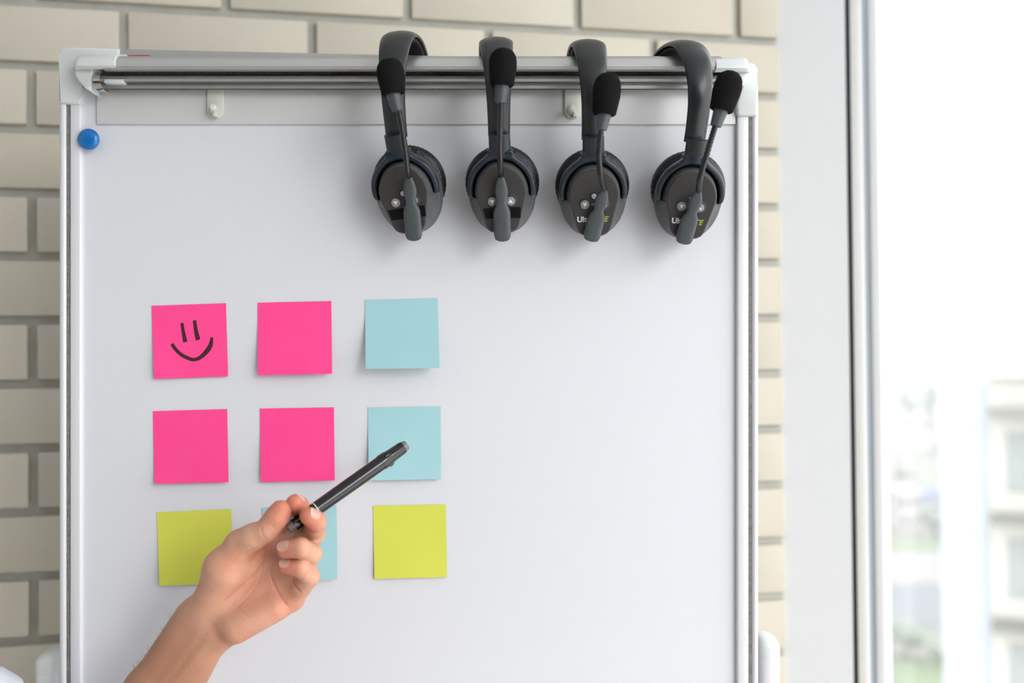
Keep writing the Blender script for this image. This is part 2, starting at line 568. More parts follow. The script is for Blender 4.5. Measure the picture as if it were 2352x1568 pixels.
# ------------------------------------------------------------------ whiteboard easel
m_board = mat('glossy_whiteboard', (217, 218, 222), 0.38, coat=0.55, coat_rough=0.10, bump=(260, 0.12, 0.0006))
m_alu = mat('brushed_aluminium', (196, 196, 194), 0.36, metal=0.85, noise=(9, 0.25))
m_alu_pale = mat('pale_anodised_aluminium', (216, 216, 219), 0.45, metal=0.08)
m_cap = mat('off_white_plastic', (208, 212, 210), 0.42)
m_groove = mat('dirty_groove', (150, 150, 142), 0.8, noise=(300, 1.0), rgb2=(70, 70, 64))
m_flap = mat('grey_white_clamp_flap', (212, 212, 210), 0.4, noise=(6, 0.4), rgb2=(186, 186, 184))
m_ivory = mat('ivory_plastic', (204, 204, 192), 0.4)
m_chrome = mat('spring_steel', (210, 205, 190), 0.12, metal=1.0)

EAS0 = Vector((0, D + 0.03, -1.43))
easel = empty('whiteboard_easel', M @ Tr(EAS0))
tag(easel, 'white flip chart board with aluminium frame and grey clamp rail', 'whiteboard')
def ez(o):
    o.data.transform(Tr(-EAS0))
    o.parent = easel
    return o
def px_box(name, x0, x1, y0, y1, yf, yb, material, bevel=0.0, seg=2, parent=None):
    a, b = FP(x0, y1, yf), FP(x1, y0, yf)
    return ez(bm_obj(name, box_bm(a.x, b.x, D + yf, D + yb, a.z, b.z, bevel, seg), material, None, bool(bevel), 40))
def px_prism(name, pts, yf, yb, material, bevel=0.0, seg=2):
    fr_ = [FP(p[0], p[1], yf) for p in pts]
    bk = [Vector((p.x, D + yb, p.z)) for p in fr_]
    return ez(bm_obj(name, prism_bm(fr_, bk, bevel, seg), material, None, True, 40))
def extrude_x(name, prof, x0, x1, material, sharp=30):
    """prof: closed list of (py, y) converted at its own depth; x0,x1 px on the writing surface"""
    k = D / FPX
    yz = [(D + y, FP(0, py, y).z) for py, y in prof]
    xa, xb = (x0 - 1176) * k, (x1 - 1176) * k
    return ez(bm_obj(name, prism_bm([Vector((xa, y, z)) for y, z in yz], [Vector((xb, y, z)) for y, z in yz]), material, None, True, sharp))

PB = 2300
px_box('writing_surface', 176, 1702, 140, PB, 0.0, 0.012, m_board)
for (xo0, xo1, g0, g1, i0, i1) in ((134, 152, 151, 161, 160, 186), (1727, 1743, 1719, 1728, 1693, 1720)):
    px_box('frame_profile', min(xo0, xo1), max(xo0, xo1), 190, PB, -0.006, 0.024, m_alu_pale, 0.0035, 3)
    px_box('frame_groove', g0, g1, 190, PB, -0.0042, 0.02, m_groove)
    px_box('inner_frame_profile', i0, i1, 190, PB, -0.0055, 0.018, m_alu_pale, 0.002, 3)
px_box('bottom_frame_profile', 134, 1743, PB - 40, PB, -0.007, 0.024, m_alu_pale, 0.003)
px_prism('top_frame_profile', [(268, 111), (1718, 143), (1718, 190), (268, 190)], -0.006, 0.026, m_alu, 0.002)
# clamp rail
extrude_x('clamp_rail', [(129, -0.012), (129.5, -0.030), (133, -0.0345), (141, -0.0375), (152, -0.0385), (159, -0.037), (163, -0.033), (165, -0.027), (165, -0.010)], 270, 1642, m_alu, 25)
extrude_x('clamp_back_plate', [(160, -0.006), (160, -0.009), (206, -0.009), (206, -0.006)], 228, 1698, m_groove)
extrude_x('lower_clamp_rail', [(172, -0.009), (172, -0.018), (175, -0.022), (181, -0.0235), (187, -0.0225), (190, -0.019), (190, -0.009)], 236, 1698, m_alu, 25)
extrude_x('clamp_lip', [(190, -0.009), (190, -0.012), (196, -0.012), (196, -0.0165), (203.5, -0.0165), (203.5, -0.009)], 238, 1698, m_alu, 20)
px_box('clamp_flap', 222, 1690, 198, 285, -0.0032, -0.0004, m_flap, 0.0006)
# left corner and clamp end
def arc(cx, cy, r, a0, a1, n=7):
    return [(cx + r * math.cos(math.radians(a0 + (a1 - a0) * i / (n - 1))), cy + r * math.sin(math.radians(a0 + (a1 - a0) * i / (n - 1)))) for i in range(n)]
px_prism('corner_cap', arc(150, 123, 16, 180, 268, 6) + [(273, 111), (273, 140), (206, 141)] + arc(206, 158, 17, 270, 180, 5) + [(189, 196), (187, 222)] + arc(177, 230, 9, 20, 90, 4) + [(134, 237)], -0.009, 0.027, m_cap, 0.0025, 3)
px_prism('corner_cap', arc(1723, 161, 18, 270, 360, 6) + [(1740, 266)] + arc(1701, 257, 9, 90, 170, 4) + [(1692, 238), (1703, 200), (1712, 185), (1712, 143)], -0.009, 0.027, m_cap, 0.0025, 3)
def clamp_end(x0, x1, flip, ytop, ybot):
    prof = [(ytop, -0.008), (ytop, -0.031), (ytop + 4, -0.036), (ytop + 13, -0.040), (ybot - 10, -0.0405), (ybot - 3, -0.037), (ybot, -0.030), (ybot, -0.008)]
    rings = []
    xs = [x0, x0 + 3, x0 + 8, x0 + 16, x1 - 1, x1] if not flip else [x0, x0 + 1, x1 - 16, x1 - 8, x1 - 3, x1]
    sc = [0.55, 0.78, 0.93, 1.0, 1.0, 0.97] if not flip else [0.97, 1.0, 1.0, 0.93, 0.78, 0.55]
    cy = ybot - 10
    k = D / FPX
    for x, s in zip(xs, sc):
        rings.append([Vector((FP(x, 0, -0.03).x, D + (y + 0.008) * (0.6 + 0.4 * s) - 0.008, FP(0, cy + (py - cy) * (s if py < cy else 1.0), y).z)) for py, y in prof])
    v, f = loft(rings)
    return ez(mesh_obj('clamp_end_cap', v, f, m_cap, None, True, 40))
clamp_end(175, 273, False, 125, 160)
clamp_end(1640, 1720, True, 132, 166)
px_prism('clamp_side_plate', [(173, 150), (214, 150), (211, 176), (206, 196), (211, 213), (196, 203), (180, 188), (172, 172)], -0.030, -0.009, m_cap, 0.002, 2)
px_prism('clamp_side_plate', [(1690, 158), (1718, 150), (1719, 172), (1715, 186), (1700, 200), (1693, 204)], -0.030, -0.009, m_cap, 0.002, 2)
px_box('rail_insert', 238, 283, 181, 191, -0.0245, -0.012, m_cap, 0.001)
# spring clip
path = catmull([(166, -0.024), (172, -0.029), (184, -0.0325), (197, -0.031), (207, -0.026), (211, -0.021), (207, -0.017)], 5)
vv, ff = [], []
xa, xb = FP(210, 0, -0.03).x, FP(227, 0, -0.03).x
for i, (py, y) in enumerate(path):
    z = FP(0, py, y).z
    drift = 0.0002 * i
    vv += [(xa + drift, D + y, z), (xb + drift, D + y, z), (xb + drift, D + y + 0.0006, z - 0.0003), (xa + drift, D + y + 0.0006, z - 0.0003)]
for i in range(len(path) - 1):
    for j in range(4):
        ff.append((i * 4 + j, i * 4 + (j + 1) % 4, (i + 1) * 4 + (j + 1) % 4, (i + 1) * 4 + j))
ez(mesh_obj('spring_clip', vv, ff, m_chrome, None, True, 40))['label'] = 'shiny curved steel spring clip'
# red maker's label on the top profile
o = px_prism('red_label', [(292, 129), (296, 126), (340, 126), (348, 129)], -0.0066, -0.0055, mat('red_print', (176, 42, 48), 0.4, noise=(900, 0.9), rgb2=(200, 120, 116)))
o['label'] = 'small red printed label'
# pad hooks
def hook(x0, x1):
    cx = (x0 + x1) / 2
    r = 16
    pts = [(x0, 200), (x1, 200)] + arc(x1 - r, 272 - r, r, 0, 90, 5) + arc(x0 + r, 272 - r, r, 90, 180, 5)
    h = px_prism('pad_hook', pts, -0.0062, -0.0032, m_ivory, 0.0006)
    a = FP(cx - 2, 256, -0.006)
    b_ = Vector((FP(cx - 4, 0, -0.021).x, D - 0.021, a.z + 0.0015))
    L = (b_ - a).length
    v, f = lathe([(-0.002, 0.0042), (0.003, 0.004), (L - 0.003, 0.0039), (L - 0.001, 0.0033), (L, 0.0012)], a, b_ - a, 20)
    pg = mesh_obj('peg', v, f, m_ivory, None, True, 40)
    pg.data.transform(Tr(-EAS0))
    pg.parent = h
    rb = bm_obj('peg_rib', box_bm(a.x + 0.001, a.x + 0.0045, D - 0.014, D - 0.006, a.z - 0.0065, a.z - 0.002, 0.0005), m_ivory, None, True)
    rb.data.transform(Tr(-EAS0))
    rb.parent = h
hook(475, 512)
hook(1297, 1334)
# legs behind the board: oval tubes with rounded caps
def leg(x0, x1, ytop, slope):
    yc, ry = 0.047, 0.025
    a, b_ = FP(x0, ytop, yc - ry), FP(x1, ytop, yc - ry)
    xc, rx = (a.x + b_.x) / 2, (b_.x - a.x) / 2
    n = 32
    def ring(z, s, dz=0.0):
        out = []
        for k in range(n):
            t = 2 * math.pi * k / n
            c, s_ = math.cos(t), math.sin(t)
            out.append(Vector((xc + rx * s * math.copysign(abs(c) ** 0.8, c), D + yc + ry * s * math.copysign(abs(s_) ** 0.8, s_), z + dz * c)))
        return out
    ztop = FP(0, ytop, yc - ry).z
    tube_top = ztop - 0.018
    v, f = loft([ring(-1.43, 1.0), ring(tube_top, 1.0)])
    lg = ez(mesh_obj('leg', v, f, m_alu_pale, None, True, 40))
    v, f = loft([ring(tube_top, 1.02), ring(ztop - 0.006, 1.02, slope), ring(ztop - 0.002, 0.96, slope), ring(ztop + 0.0015, 0.8, slope), ring(ztop + 0.003, 0.4, slope * 0.6)])
    cp = mesh_obj('leg_cap', v, f, m_cap, None, True, 60)
    cp.data.transform(Tr(-EAS0))
    cp.parent = lg
leg(67, 131, 1512, 0.003)
leg(1743, 1800, 1478, -0.002)

# ------------------------------------------------------------------ magnet
mg0 = FP(206, 321, -0.0058)
mag = empty('magnet', M @ Tr(mg0))
tag(mag, 'round blue magnet at the upper left edge of the board', 'magnet')
v, f = lathe([(0, 0.0103), (0.002, 0.0108), (0.004, 0.0107), (0.0056, 0.0095), (0.0066, 0.007), (0.0071, 0.004), (0.0072, 0.001)], (0, 0, 0), (0, -1, 0), 40)
m_blue = mat('blue_plastic', (0, 104, 178), 0.3, coat=0.3)
mesh_obj('magnet_cap', v, f, m_blue, mag, True, 50)
gp = [(-0.0100 + 0.0005 * i, 0, 0) for i in range(41)]
gp = [Vector((x, -(0.0071 * math.sqrt(max(0.02, 1 - abs(x / 0.0112) ** 2.6))) - 0.00005, 0.0006 * math.sin(x * 320) - 0.0002)) for x, _, _ in gp]
v, f = tube(gp, 0.0006, 8)
mesh_obj('grip_ridge', v, f, m_blue, mag, True)

# ------------------------------------------------------------------ sticky notes
def note_mat(name, rgb, rgb2):
    return mat(name, rgb, 0.75, noise=(35, 0.9), rgb2=rgb2, bump=(500, 0.15, 0.0003), spec=0.25)
m_pink = note_mat('pink_paper', (252, 64, 140), (248, 84, 150))
m_aqua = note_mat('pale_blue_paper', (162, 204, 209), (156, 199, 204))
m_lime = note_mat('yellow_green_paper', (210, 213, 84), (204, 207, 84))
def note(corners, material, lift, label, corner_lift=(0, 0), side=0.0):
    tl, tr_, br, bl = corners
    cx = sum(c[0] for c in corners) / 4
    cy = sum(c[1] for c in corners) / 4
    o0 = FP(cx, cy, 0)
    N = 14
    def pt(u, v_, off=0.0):
        x = (tl[0] * (1 - u) + tr_[0] * u) * (1 - v_) + (bl[0] * (1 - u) + br[0] * u) * v_
        y = (tl[1] * (1 - u) + tr_[1] * u) * (1 - v_) + (bl[1] * (1 - u) + br[1] * u) * v_
        w = max(0.0, (v_ - 0.18) / 0.82)
        d = 0.0004 + lift * w ** 1.7 + corner_lift[0] * (max(0, v_ - 0.8) / 0.2 * (1 - u)) ** 2 + corner_lift[1] * (max(0, v_ - 0.8) / 0.2 * u) ** 2
        d += side * (1 - u) ** 3 * w + 0.0003 * math.sin(u * 5 + cx) * w
        return FP(x, y, -d - off) - o0
    vs, fs = [], []
    for lay in (0.00015, 0.0):
        for j in range(N + 1):
            for i in range(N + 1):
                vs.append(pt(i / N, j / N, lay))
    n1 = N + 1
    for j in range(N):
        for i in range(N):
            q = (j * n1 + i, j * n1 + i + 1, (j + 1) * n1 + i + 1, (j + 1) * n1 + i)
            fs.append(q)
            fs.append(tuple(n1 * n1 + k for k in reversed(q)))
    rim = [(0, i) for i in range(N)] + [(j, N) for j in range(N)] + [(N, N - i) for i in range(N)] + [(N - j, 0) for j in range(N)]
    idx = [j * n1 + i for j, i in rim]
    for k in range(len(idx)):
        a, b_ = idx[k], idx[(k + 1) % len(idx)]
        fs.append((a, b_, b_ + n1 * n1, a + n1 * n1))
    o = mesh_obj('sticky_note', vs, fs, material, None, True, 40)
    o.matrix_world = M @ Tr(o0)
    tag(o, label, 'sticky note', 'square paper notes stuck on the board in three rows')
    return o, o0, corners, pt
n1_, n1o, n1c, n1pt = note([(348, 702), (519, 696), (524, 864), (354, 870)], m_pink, 0.0025, 'bright pink paper note with a hand drawn black smiling face', side=0.002)
note([(592, 695), (761, 691), (763, 858), (592, 862)], m_pink, 0.009, 'blank pink paper note between the smiley note and the pale blue one')
note([(838, 689), (1005, 685), (1010, 845), (840, 847)], m_aqua, 0.020, 'pale blue paper note in the top row with its lower edge curling off')
note([(351, 944), (522, 939), (525, 1107), (355, 1111)], m_pink, 0.003, 'blank pink paper note directly below the smiley note', (0.005, 0.003))
note([(597, 938), (767, 935), (769, 1103), (599, 1107)], m_pink, 0.005, 'pink paper note in the middle of the grid, left of the marker')
note([(845, 936), (1012, 933), (1013, 1100), (847, 1103)], m_aqua, 0.005, 'pale blue paper note behind the tip of the marker', side=0.002)
note([(360, 1176), (531, 1169), (536, 1338), (366, 1345)], m_lime, 0.003, 'yellow green paper note partly covered by the thumb side of the hand')
note([(602, 1166), (773, 1160), (775, 1330), (606, 1336)], m_aqua, 0.007, 'pale blue paper note mostly hidden behind the fingers')
note([(857, 1161), (1024, 1158), (1027, 1325), (860, 1329)], m_lime, 0.003, 'yellow green paper note in the bottom row, right of the hand')
# smiley strokes
def stroke(pts, widths):
    pp = catmull([(*p, w) for p, w in zip(pts, widths)], 6)
    vs, fs = [], []
    (tl, tr_, br, bl) = n1c
    for i, p in enumerate(pp):
        a, b_ = pp[max(i - 1, 0)], pp[min(i + 1, len(pp) - 1)]
        d = np.array([b_[0] - a[0], b_[1] - a[1]])
        d = d / np.linalg.norm(d)
        nrm = np.array([-d[1], d[0]]) * p[2] / 2
        for sgn in (1, -1):
            x, y = p[0] + nrm[0] * sgn, p[1] + nrm[1] * sgn
            v_ = (y - 699) / (867 - 699)
            u = (x - (348 + 6 * v_)) / 171.0
            vs.append(n1pt(u, v_, 0.0003))
            vs.append(n1pt(u, v_, 0.0001))
    for i in range(len(pp) - 1):
        a = i * 4
        fs += [(a, a + 4, a + 6, a + 2), (a + 1, a + 3, a + 7, a + 5), (a, a + 1, a + 5, a + 4), (a + 2, a + 6, a + 7, a + 3)]
    return vs, fs
m_ink = mat('black_marker_ink', (62, 16, 28), 0.6)
for pts, ws in (([(418, 741), (421, 760), (426, 785)], [7, 8, 10]), ([(447, 736), (450, 758), (455, 781)], [8, 9, 11]),
                ([(395, 788), (403, 800), (416, 813), (432, 822), (446, 826), (461, 821), (475, 808), (484, 794), (487, 776)], [8, 8, 8, 8, 8, 9, 11, 10, 6])):
    v, f = stroke(pts, ws)
    o = mesh_obj('ink_stroke', v, f, m_ink, n1_)
    o['label'] = 'black marker stroke of the smiling face'

# ------------------------------------------------------------------ headsets
m_band = mat('slate_grey_plastic', (24, 27, 29), 0.36, spec=0.4, coat=0.2, coat_rough=0.2)
m_slider = mat('mid_grey_plastic', (38, 42, 44), 0.36, spec=0.4)
m_yoke = mat('blue_grey_plastic', (27, 38, 49), 0.30, spec=0.45, coat=0.15, coat_rough=0.15)
m_shell = mat('graphite_shell', (82, 84, 84), 0.42, spec=0.4)
m_panel = mat('dark_brown_grey_panel', (60, 57, 56), 0.42, spec=0.35)
m_paddle = mat('boom_grey_plastic', (70, 75, 77), 0.42, spec=0.4)
m_pad = mat('black_leatherette', (17, 17, 18), 0.40, bump=(380, 0.7, 0.0012))
m_foam = mat('black_foam', (25, 25, 26), 1.0, bump=(1100, 1.0, 0.0015), spec=0.1)
m_rubber = mat('black_gooseneck', (24, 24, 24), 0.35)
m_dark = mat('dark_recess', (18, 18, 19), 0.6)
m_button = mat('light_grey_button', (138, 141, 139), 0.4)
m_print = mat('white_print', (224, 226, 226), 0.6)
m_lamp = mat('clear_lamp_lens', (176, 190, 196), 0.3)
m_green = mat('lime_print', (170, 180, 30), 0.6)
m_tape = mat('black_tape', (6, 7, 7), 0.5, spec=0.2)

TAU = math.radians(20)
ST, CT = math.sin(TAU), math.cos(TAU)
def cupm(a, b_, c):
    """cup plane mm -> headset local metres"""
    return Vector((a, -b_ * ST - c * CT, b_ * CT - c * ST)) * 0.001

def polar_resample(ctrl, n=96, origin=(0, -6)):
    right = ctrl
    left = [(-a, b_) for a, b_ in reversed(ctrl[1:-1])]
    pts = right + left
    dense = []
    for i in range(len(pts)):
        p, q = pts[i], pts[(i + 1) % len(pts)]
        for k in range(12):
            t = k / 12
            dense.append((p[0] * (1 - t) + q[0] * t, p[1] * (1 - t) + q[1] * t))
    ang = np.array([math.atan2(b_ - origin[1], a - origin[0]) for a, b_ in dense])
    rad = np.array([math.hypot(a - origin[0], b_ - origin[1]) for a, b_ in dense])
    order = np.argsort(ang)
    ang, rad = ang[order], rad[order]
    th = np.linspace(-math.pi, math.pi, n, endpoint=False)
    r = np.interp(th, np.concatenate((ang - 2 * math.pi, ang, ang + 2 * math.pi)), np.tile(rad, 3))
    return th, r
def smooth_r(r, it):
    for _ in range(it):
        r = 0.5 * r + 0.25 * (np.roll(r, 1) + np.roll(r, -1))
    return r
E_CT = [(0, 30), (12, 28), (21, 22), (28, 12), (31.8, 0), (32, -12), (30, -22), (26, -32), (19, -41), (10, -46.5), (0, -48)]
Q_CT = [(0, 28), (11, 26), (20, 19.5), (25.6, 10), (28.2, 0), (28.6, -7), (31.2, -12), (29.4, -22), (25.4, -31.6), (18.5, -40.4), (9.8, -45.8), (0, -47.4)]
P_CT = [(0, 23.6), (6, 22.9), (12, 20.4), (17.2, 16), (21.2, 10), (23.6, 3), (24.2, -4.5), (19.8, -22), (15.2, -39.4), (8.6, -42.6), (0, -43.4)]
TH, RE = polar_resample(E_CT)
RE = smooth_r(RE, 6)
_, RQ = polar_resample(Q_CT)
RQ = smooth_r(RQ, 1)
_, RP = polar_resample(P_CT)
RP = smooth_r(RP, 2)
def cring(R, c, s=1.0):
    return [cupm(r * s * math.cos(t), -6 + r * s * math.sin(t), c) for t, r in zip(TH, R)]

def headset_common(root, taped, lift=0.0, band_yaw=0.0, band_roll=0.0):
    # ear pad: wrinkled leatherette ring
    prof = [(21, -3), (22, -12), (25, -17), (29.5, -18.5), (33.5, -17.5), (36.2, -14), (37.2, -9.5), (36.8, -5), (35, -1.5), (31, 0.5), (21, 0.5)]
    n = 160
    rr = random.Random(3)
    ph = [rr.uniform(0, 6.28) for _ in range(6)]
    rings = []
    for r, c in prof:
        ring = []
        for k in range(n):
            t = 2 * math.pi * k / n
            wob = 0.0
            if r > 33:
                wob = 0.30 * math.sin(46 * t + ph[0] + c * 0.15 + 1.3 * math.sin(5 * t)) * (0.5 + 0.5 * math.sin(3 * t + ph[1])) + 0.14 * math.sin(83 * t + ph[2] + c * 0.2)
            ring.append(cupm((r + wob) * math.cos(t), (r + wob) * math.sin(t), c))
        rings.append(ring)
    v, f = loft(rings, True, False)
    N = len(prof)
    for k in range(n):
        f.append(((N - 1) * n + k, (N - 1) * n + (k + 1) % n, (k + 1) % n, k))
    mesh_obj('ear_pad', v, f, m_pad, root, True, 60)
    # shell: a deep channel behind the yoke in the upper half, sloping flanks below
    QR = [cupm(r * math.cos(t), -6 + r * math.sin(t), 2.5 if math.sin(t) * r > -3 else 9.8) for t, r in zip(TH, RQ)]
    v, f = loft([cring(RE, -1, 1.05), cring(RE, 2, 1.05), cring(RE, 7, 1.02), cring(RE, 9.5, 0.99), QR, cring(RP * 1.02, 25.5), cring(RP, 27.2)])
    mesh_obj('ear_cup', v, f, m_shell, root, True, 28)
    v, f = loft([cring(RP, 26.8, 0.985), cring(RP, 28.2, 0.975), cring(RP, 28.6, 0.955)])
    panel = mesh_obj('face_panel', v, f, m_panel, root, True, 28)
    # slot shadow gap under the yoke ends is the recess of the shell; yoke
    outer = [(-32.6, -9), (-33.6, -3), (-33.4, 4), (-31.2, 12.6), (-26.6, 20.6), (-20.2, 26.6), (-14.8, 30.6), (-11.8, 34.4), (-10.8, 38)]
    inner = [(-27.4, -9.5), (-28, -3), (-27.2, 4.2), (-24.4, 12), (-19.4, 19), (-11.6, 25.2), (0, 27.8)]
    def resample(pl, n):
        pl = np.array(catmull(pl, 8))
        d = np.concatenate(([0], np.cumsum(np.hypot(*np.diff(pl, axis=0).T))))
        t = np.linspace(0, d[-1], n)
        return np.stack([np.interp(t, d, pl[:, 0]), np.interp(t, d, pl[:, 1])], 1)
    NO = 71
    oc = resample(outer + [(-a, b_) for a, b_ in reversed(outer)], NO)
    ic = resample(inner + [(-a, b_) for a, b_ in reversed(inner[:-1])], NO)
    rings = []
    for i in range(NO):
        o_, n_ = oc[i], ic[i]
        end = min(i, NO - 1 - i)
        sh = (0.55, 0.86, 0.97)[end] if end < 3 else 1.0
        mid, half = (o_ + n_) / 2, (o_ - n_) / 2
        bm_ = mid[1]
        front = 20 + 2.5 * min(1, max(0, (o_[1] - 8) / 25.0)) - max(0, 6 - bm_) * 0.22
        c0, th = (front + 9) / 2, (front - 9) / 2
        ring = []
        for k in range(24):
            u = 2 * math.pi * k / 24
            x = math.copysign(abs(math.cos(u)) ** 0.6, math.cos(u)) * sh
            y = math.copysign(abs(math.sin(u)) ** 0.6, math.sin(u)) * sh
            p = mid + half * x
            ring.append(cupm(p[0], p[1], c0 + th * y))
        rings.append(ring)
    v, f = loft(rings)
    mesh_obj('yoke', v, f, m_yoke, root, True, 60)
    # slider: short convex sleeve between yoke and band
    def sleeve(name, b0, b1, w0, w1, cc, th, material, steps=6):
        rings = []
        for i in range(steps + 1):
            t = i / steps
            b_ = b0 + (b1 - b0) * t
            w = w0 + (w1 - w0) * t
            ring = []
            for k in range(28):
                u = 2 * math.pi * k / 28
                a = w / 2 * math.copysign(abs(math.cos(u)) ** 0.6, math.cos(u))
                c = cc + th / 2 * math.copysign(abs(math.sin(u)) ** 0.7, math.sin(u)) + 2.2 * (1 - (2 * a / w) ** 2)
                ring.append(cupm(a, b_ + 1.6 * (2 * a / w) ** 2, c))
            rings.append(ring)
        v, f = loft(rings)
        return mesh_obj(name, v, f, material, root, True, 50)
    sleeve('yoke_neck', 30, 37, 21.5, 21.0, 16.5, 8.5, m_yoke)
    sleeve('slider', 36.8, 51.5, 21.2, 20.8, 16.5, 8.0, m_slider)
    # headband
    C0 = (-29.6, 158.0)
    pts = [(-58.5, 199, 21.4), (-65, 214, 21.8), (-71.5, 235, 23.2), (-72, 258, 26), (-63, 282, 30), (-42, 301, 33), (-14, 309.5, 34), (16, 309.5, 34), (44, 300, 33), (62, 282, 30), (70, 256, 27), (72, 225, 23)]
    pp = catmull([(y - C0[0], z - C0[1] + lift * min(1, max(0, (z - 215) / 70)), w) for y, z, w in pts], 6)
    rings, irings = [], []
    for i, p in enumerate(pp):
        a, b_ = pp[max(i - 1, 0)], pp[min(i + 1, len(pp) - 1)]
        d = np.array([b_[0] - a[0], b_[1] - a[1]])
        d /= np.linalg.norm(d)
        nrm = np.array([-d[1], d[0]])          # outwards (away from the arch centre)
        if nrm[0] * (p[0] - (0 - C0[0])) + nrm[1] * (p[1] - (225 - C0[1])) < 0:
            nrm = -nrm
        w = p[2]
        th = 6.0
        ring = []
        for k in range(28):
            u = 2 * math.pi * k / 28
            x = w / 2 * math.copysign(abs(math.cos(u)) ** 0.55, math.cos(u))
            o_ = th / 2 * math.copysign(abs(math.sin(u)) ** 0.8, math.sin(u)) + 3.0 * (1 - (2 * x / w) ** 2) - 4.5
            ring.append(Vector((x, p[0] + nrm[0] * o_, p[1] + nrm[1] * o_)) * 0.001)
        rings.append(ring)
        if 26 <= i <= 54:
            ring = []
            for k in range(20):
                u = 2 * math.pi * k / 20
                x = w * 0.42 * math.copysign(abs(math.cos(u)) ** 0.6, math.cos(u))
                o_ = 2.2 * math.copysign(abs(math.sin(u)) ** 0.8, math.sin(u)) - 7.6
                ring.append(Vector((x, p[0] + nrm[0] * o_, p[1] + nrm[1] * o_)) * 0.001)
            irings.append(ring)
    # the band swings a little about the slider
    BY = Matrix.Translation((0, -0.032, 0)) @ Matrix.Rotation(math.radians(band_yaw), 4, 'Z') @ Matrix.Translation((0, 0.032, -0.043)) 
    BY = Matrix.Translation((0, 0, 0.043)) @ Matrix.Rotation(math.radians(band_roll), 4, 'Y') @ BY
    rings = [[BY @ p for p in r] for r in rings]
    irings = [[BY @ p for p in r] for r in irings]
    v, f = loft(rings)
    mesh_obj('headband', v, f, m_band, root, True, 50)
    v, f = loft(irings)
    mesh_obj('headband_padding', v, f, m_dark, root, True, 50)
    # buttons
    def disc(name, a, b_, r, c0, c1, material, parent, n=28, chamf=0.4):
        ri = [[cupm(a + rr_ * math.cos(2 * math.pi * k / n), b_ + rr_ * math.sin(2 * math.pi * k / n), c) for k in range(n)] for rr_, c in ((r, c0), (r, c1 - chamf * 0.5), (r - chamf, c1))]
        v, f = loft(ri)
        return mesh_obj(name, v, f, material, parent, True, 30)
    for sx, kind in ((-1, 'down'), (1, 'up')):
        disc('button_recess', 8.8 * sx, -11, 6.4, 28, 28.9, m_panel, panel)
        disc('button_recess', 8.8 * sx, -11, 5.2, 28, 29.0, m_dark, panel)
        bt = disc('button', 8.8 * sx, -11, 4.4, 28, 30.2, m_button, root)
        s = 2.3
        tri = [(-s, 0.75 * s), (s, 0.75 * s), (0, -s)] if kind == 'down' else [(-s, -0.75 * s), (s, -0.75 * s), (0, s)]
        fr_ = [cupm(8.8 * sx + a, -11 + b_, 30.35) for a, b_ in tri]
        bk = [cupm(8.8 * sx + a, -11 + b_, 30.0) for a, b_ in tri]
        o = bm_obj('arrow_mark', prism_bm(fr_, bk), m_print, bt)
    disc('lamp_recess', 0, -3, 3.6, 28, 28.9, m_dark, panel)
    disc('status_lamp', 0, -3, 2.6, 28, 29.6, m_lamp, root)
    if taped:
        fr_ = [cupm(a, b_, 28.95) for a, b_ in ((-18.3, -17.5), (18.6, -17.2), (18.2, -28), (-16, -28))]
        bk = [cupm(a, b_, 28.4) for a, b_ in ((-18.3, -17.5), (18.6, -17.2), (18.2, -28), (-16, -28))]
        o = bm_obj('tape_strip', prism_bm(fr_, bk), m_tape, root)
        o['label'] = 'strip of black tape covering the print'
    else:
        def text(body, a, b_, size, material, shear=0.0, name='lettering', bold=0.0):
            cu = bpy.data.curves.new('lettering_curve', 'FONT')
            cu.body = body
            cu.size = size
            cu.shear = shear
            cu.offset = bold
            cu.extrude = 0.12
            t = bpy.data.objects.new('lettering_curve', cu)
            COL.objects.link(t)
            dg = bpy.context.evaluated_depsgraph_get()
            me = bpy.data.meshes.new_from_object(t.evaluated_get(dg))
            bpy.data.objects.remove(t)
            bpy.data.curves.remove(cu)
            w = max(vv.co.x for vv in me.vertices)
            for vv in me.vertices:
                vv.co = cupm(a + vv.co.x, b_ + vv.co.y, 28.75 + vv.co.z)
            me.materials.clear()
            link_mesh(name, me, material, panel)
            return w
        w = text('Ultra', -16.5, -28.2, 7.4, m_print, 0.0, bold=0.28)
        text('LITE', -16.5 + w + 0.6, -28.2, 7.4, m_green, 0.28, bold=0.1)
        text('VOL', -3.6, -12, 2.6, m_print)

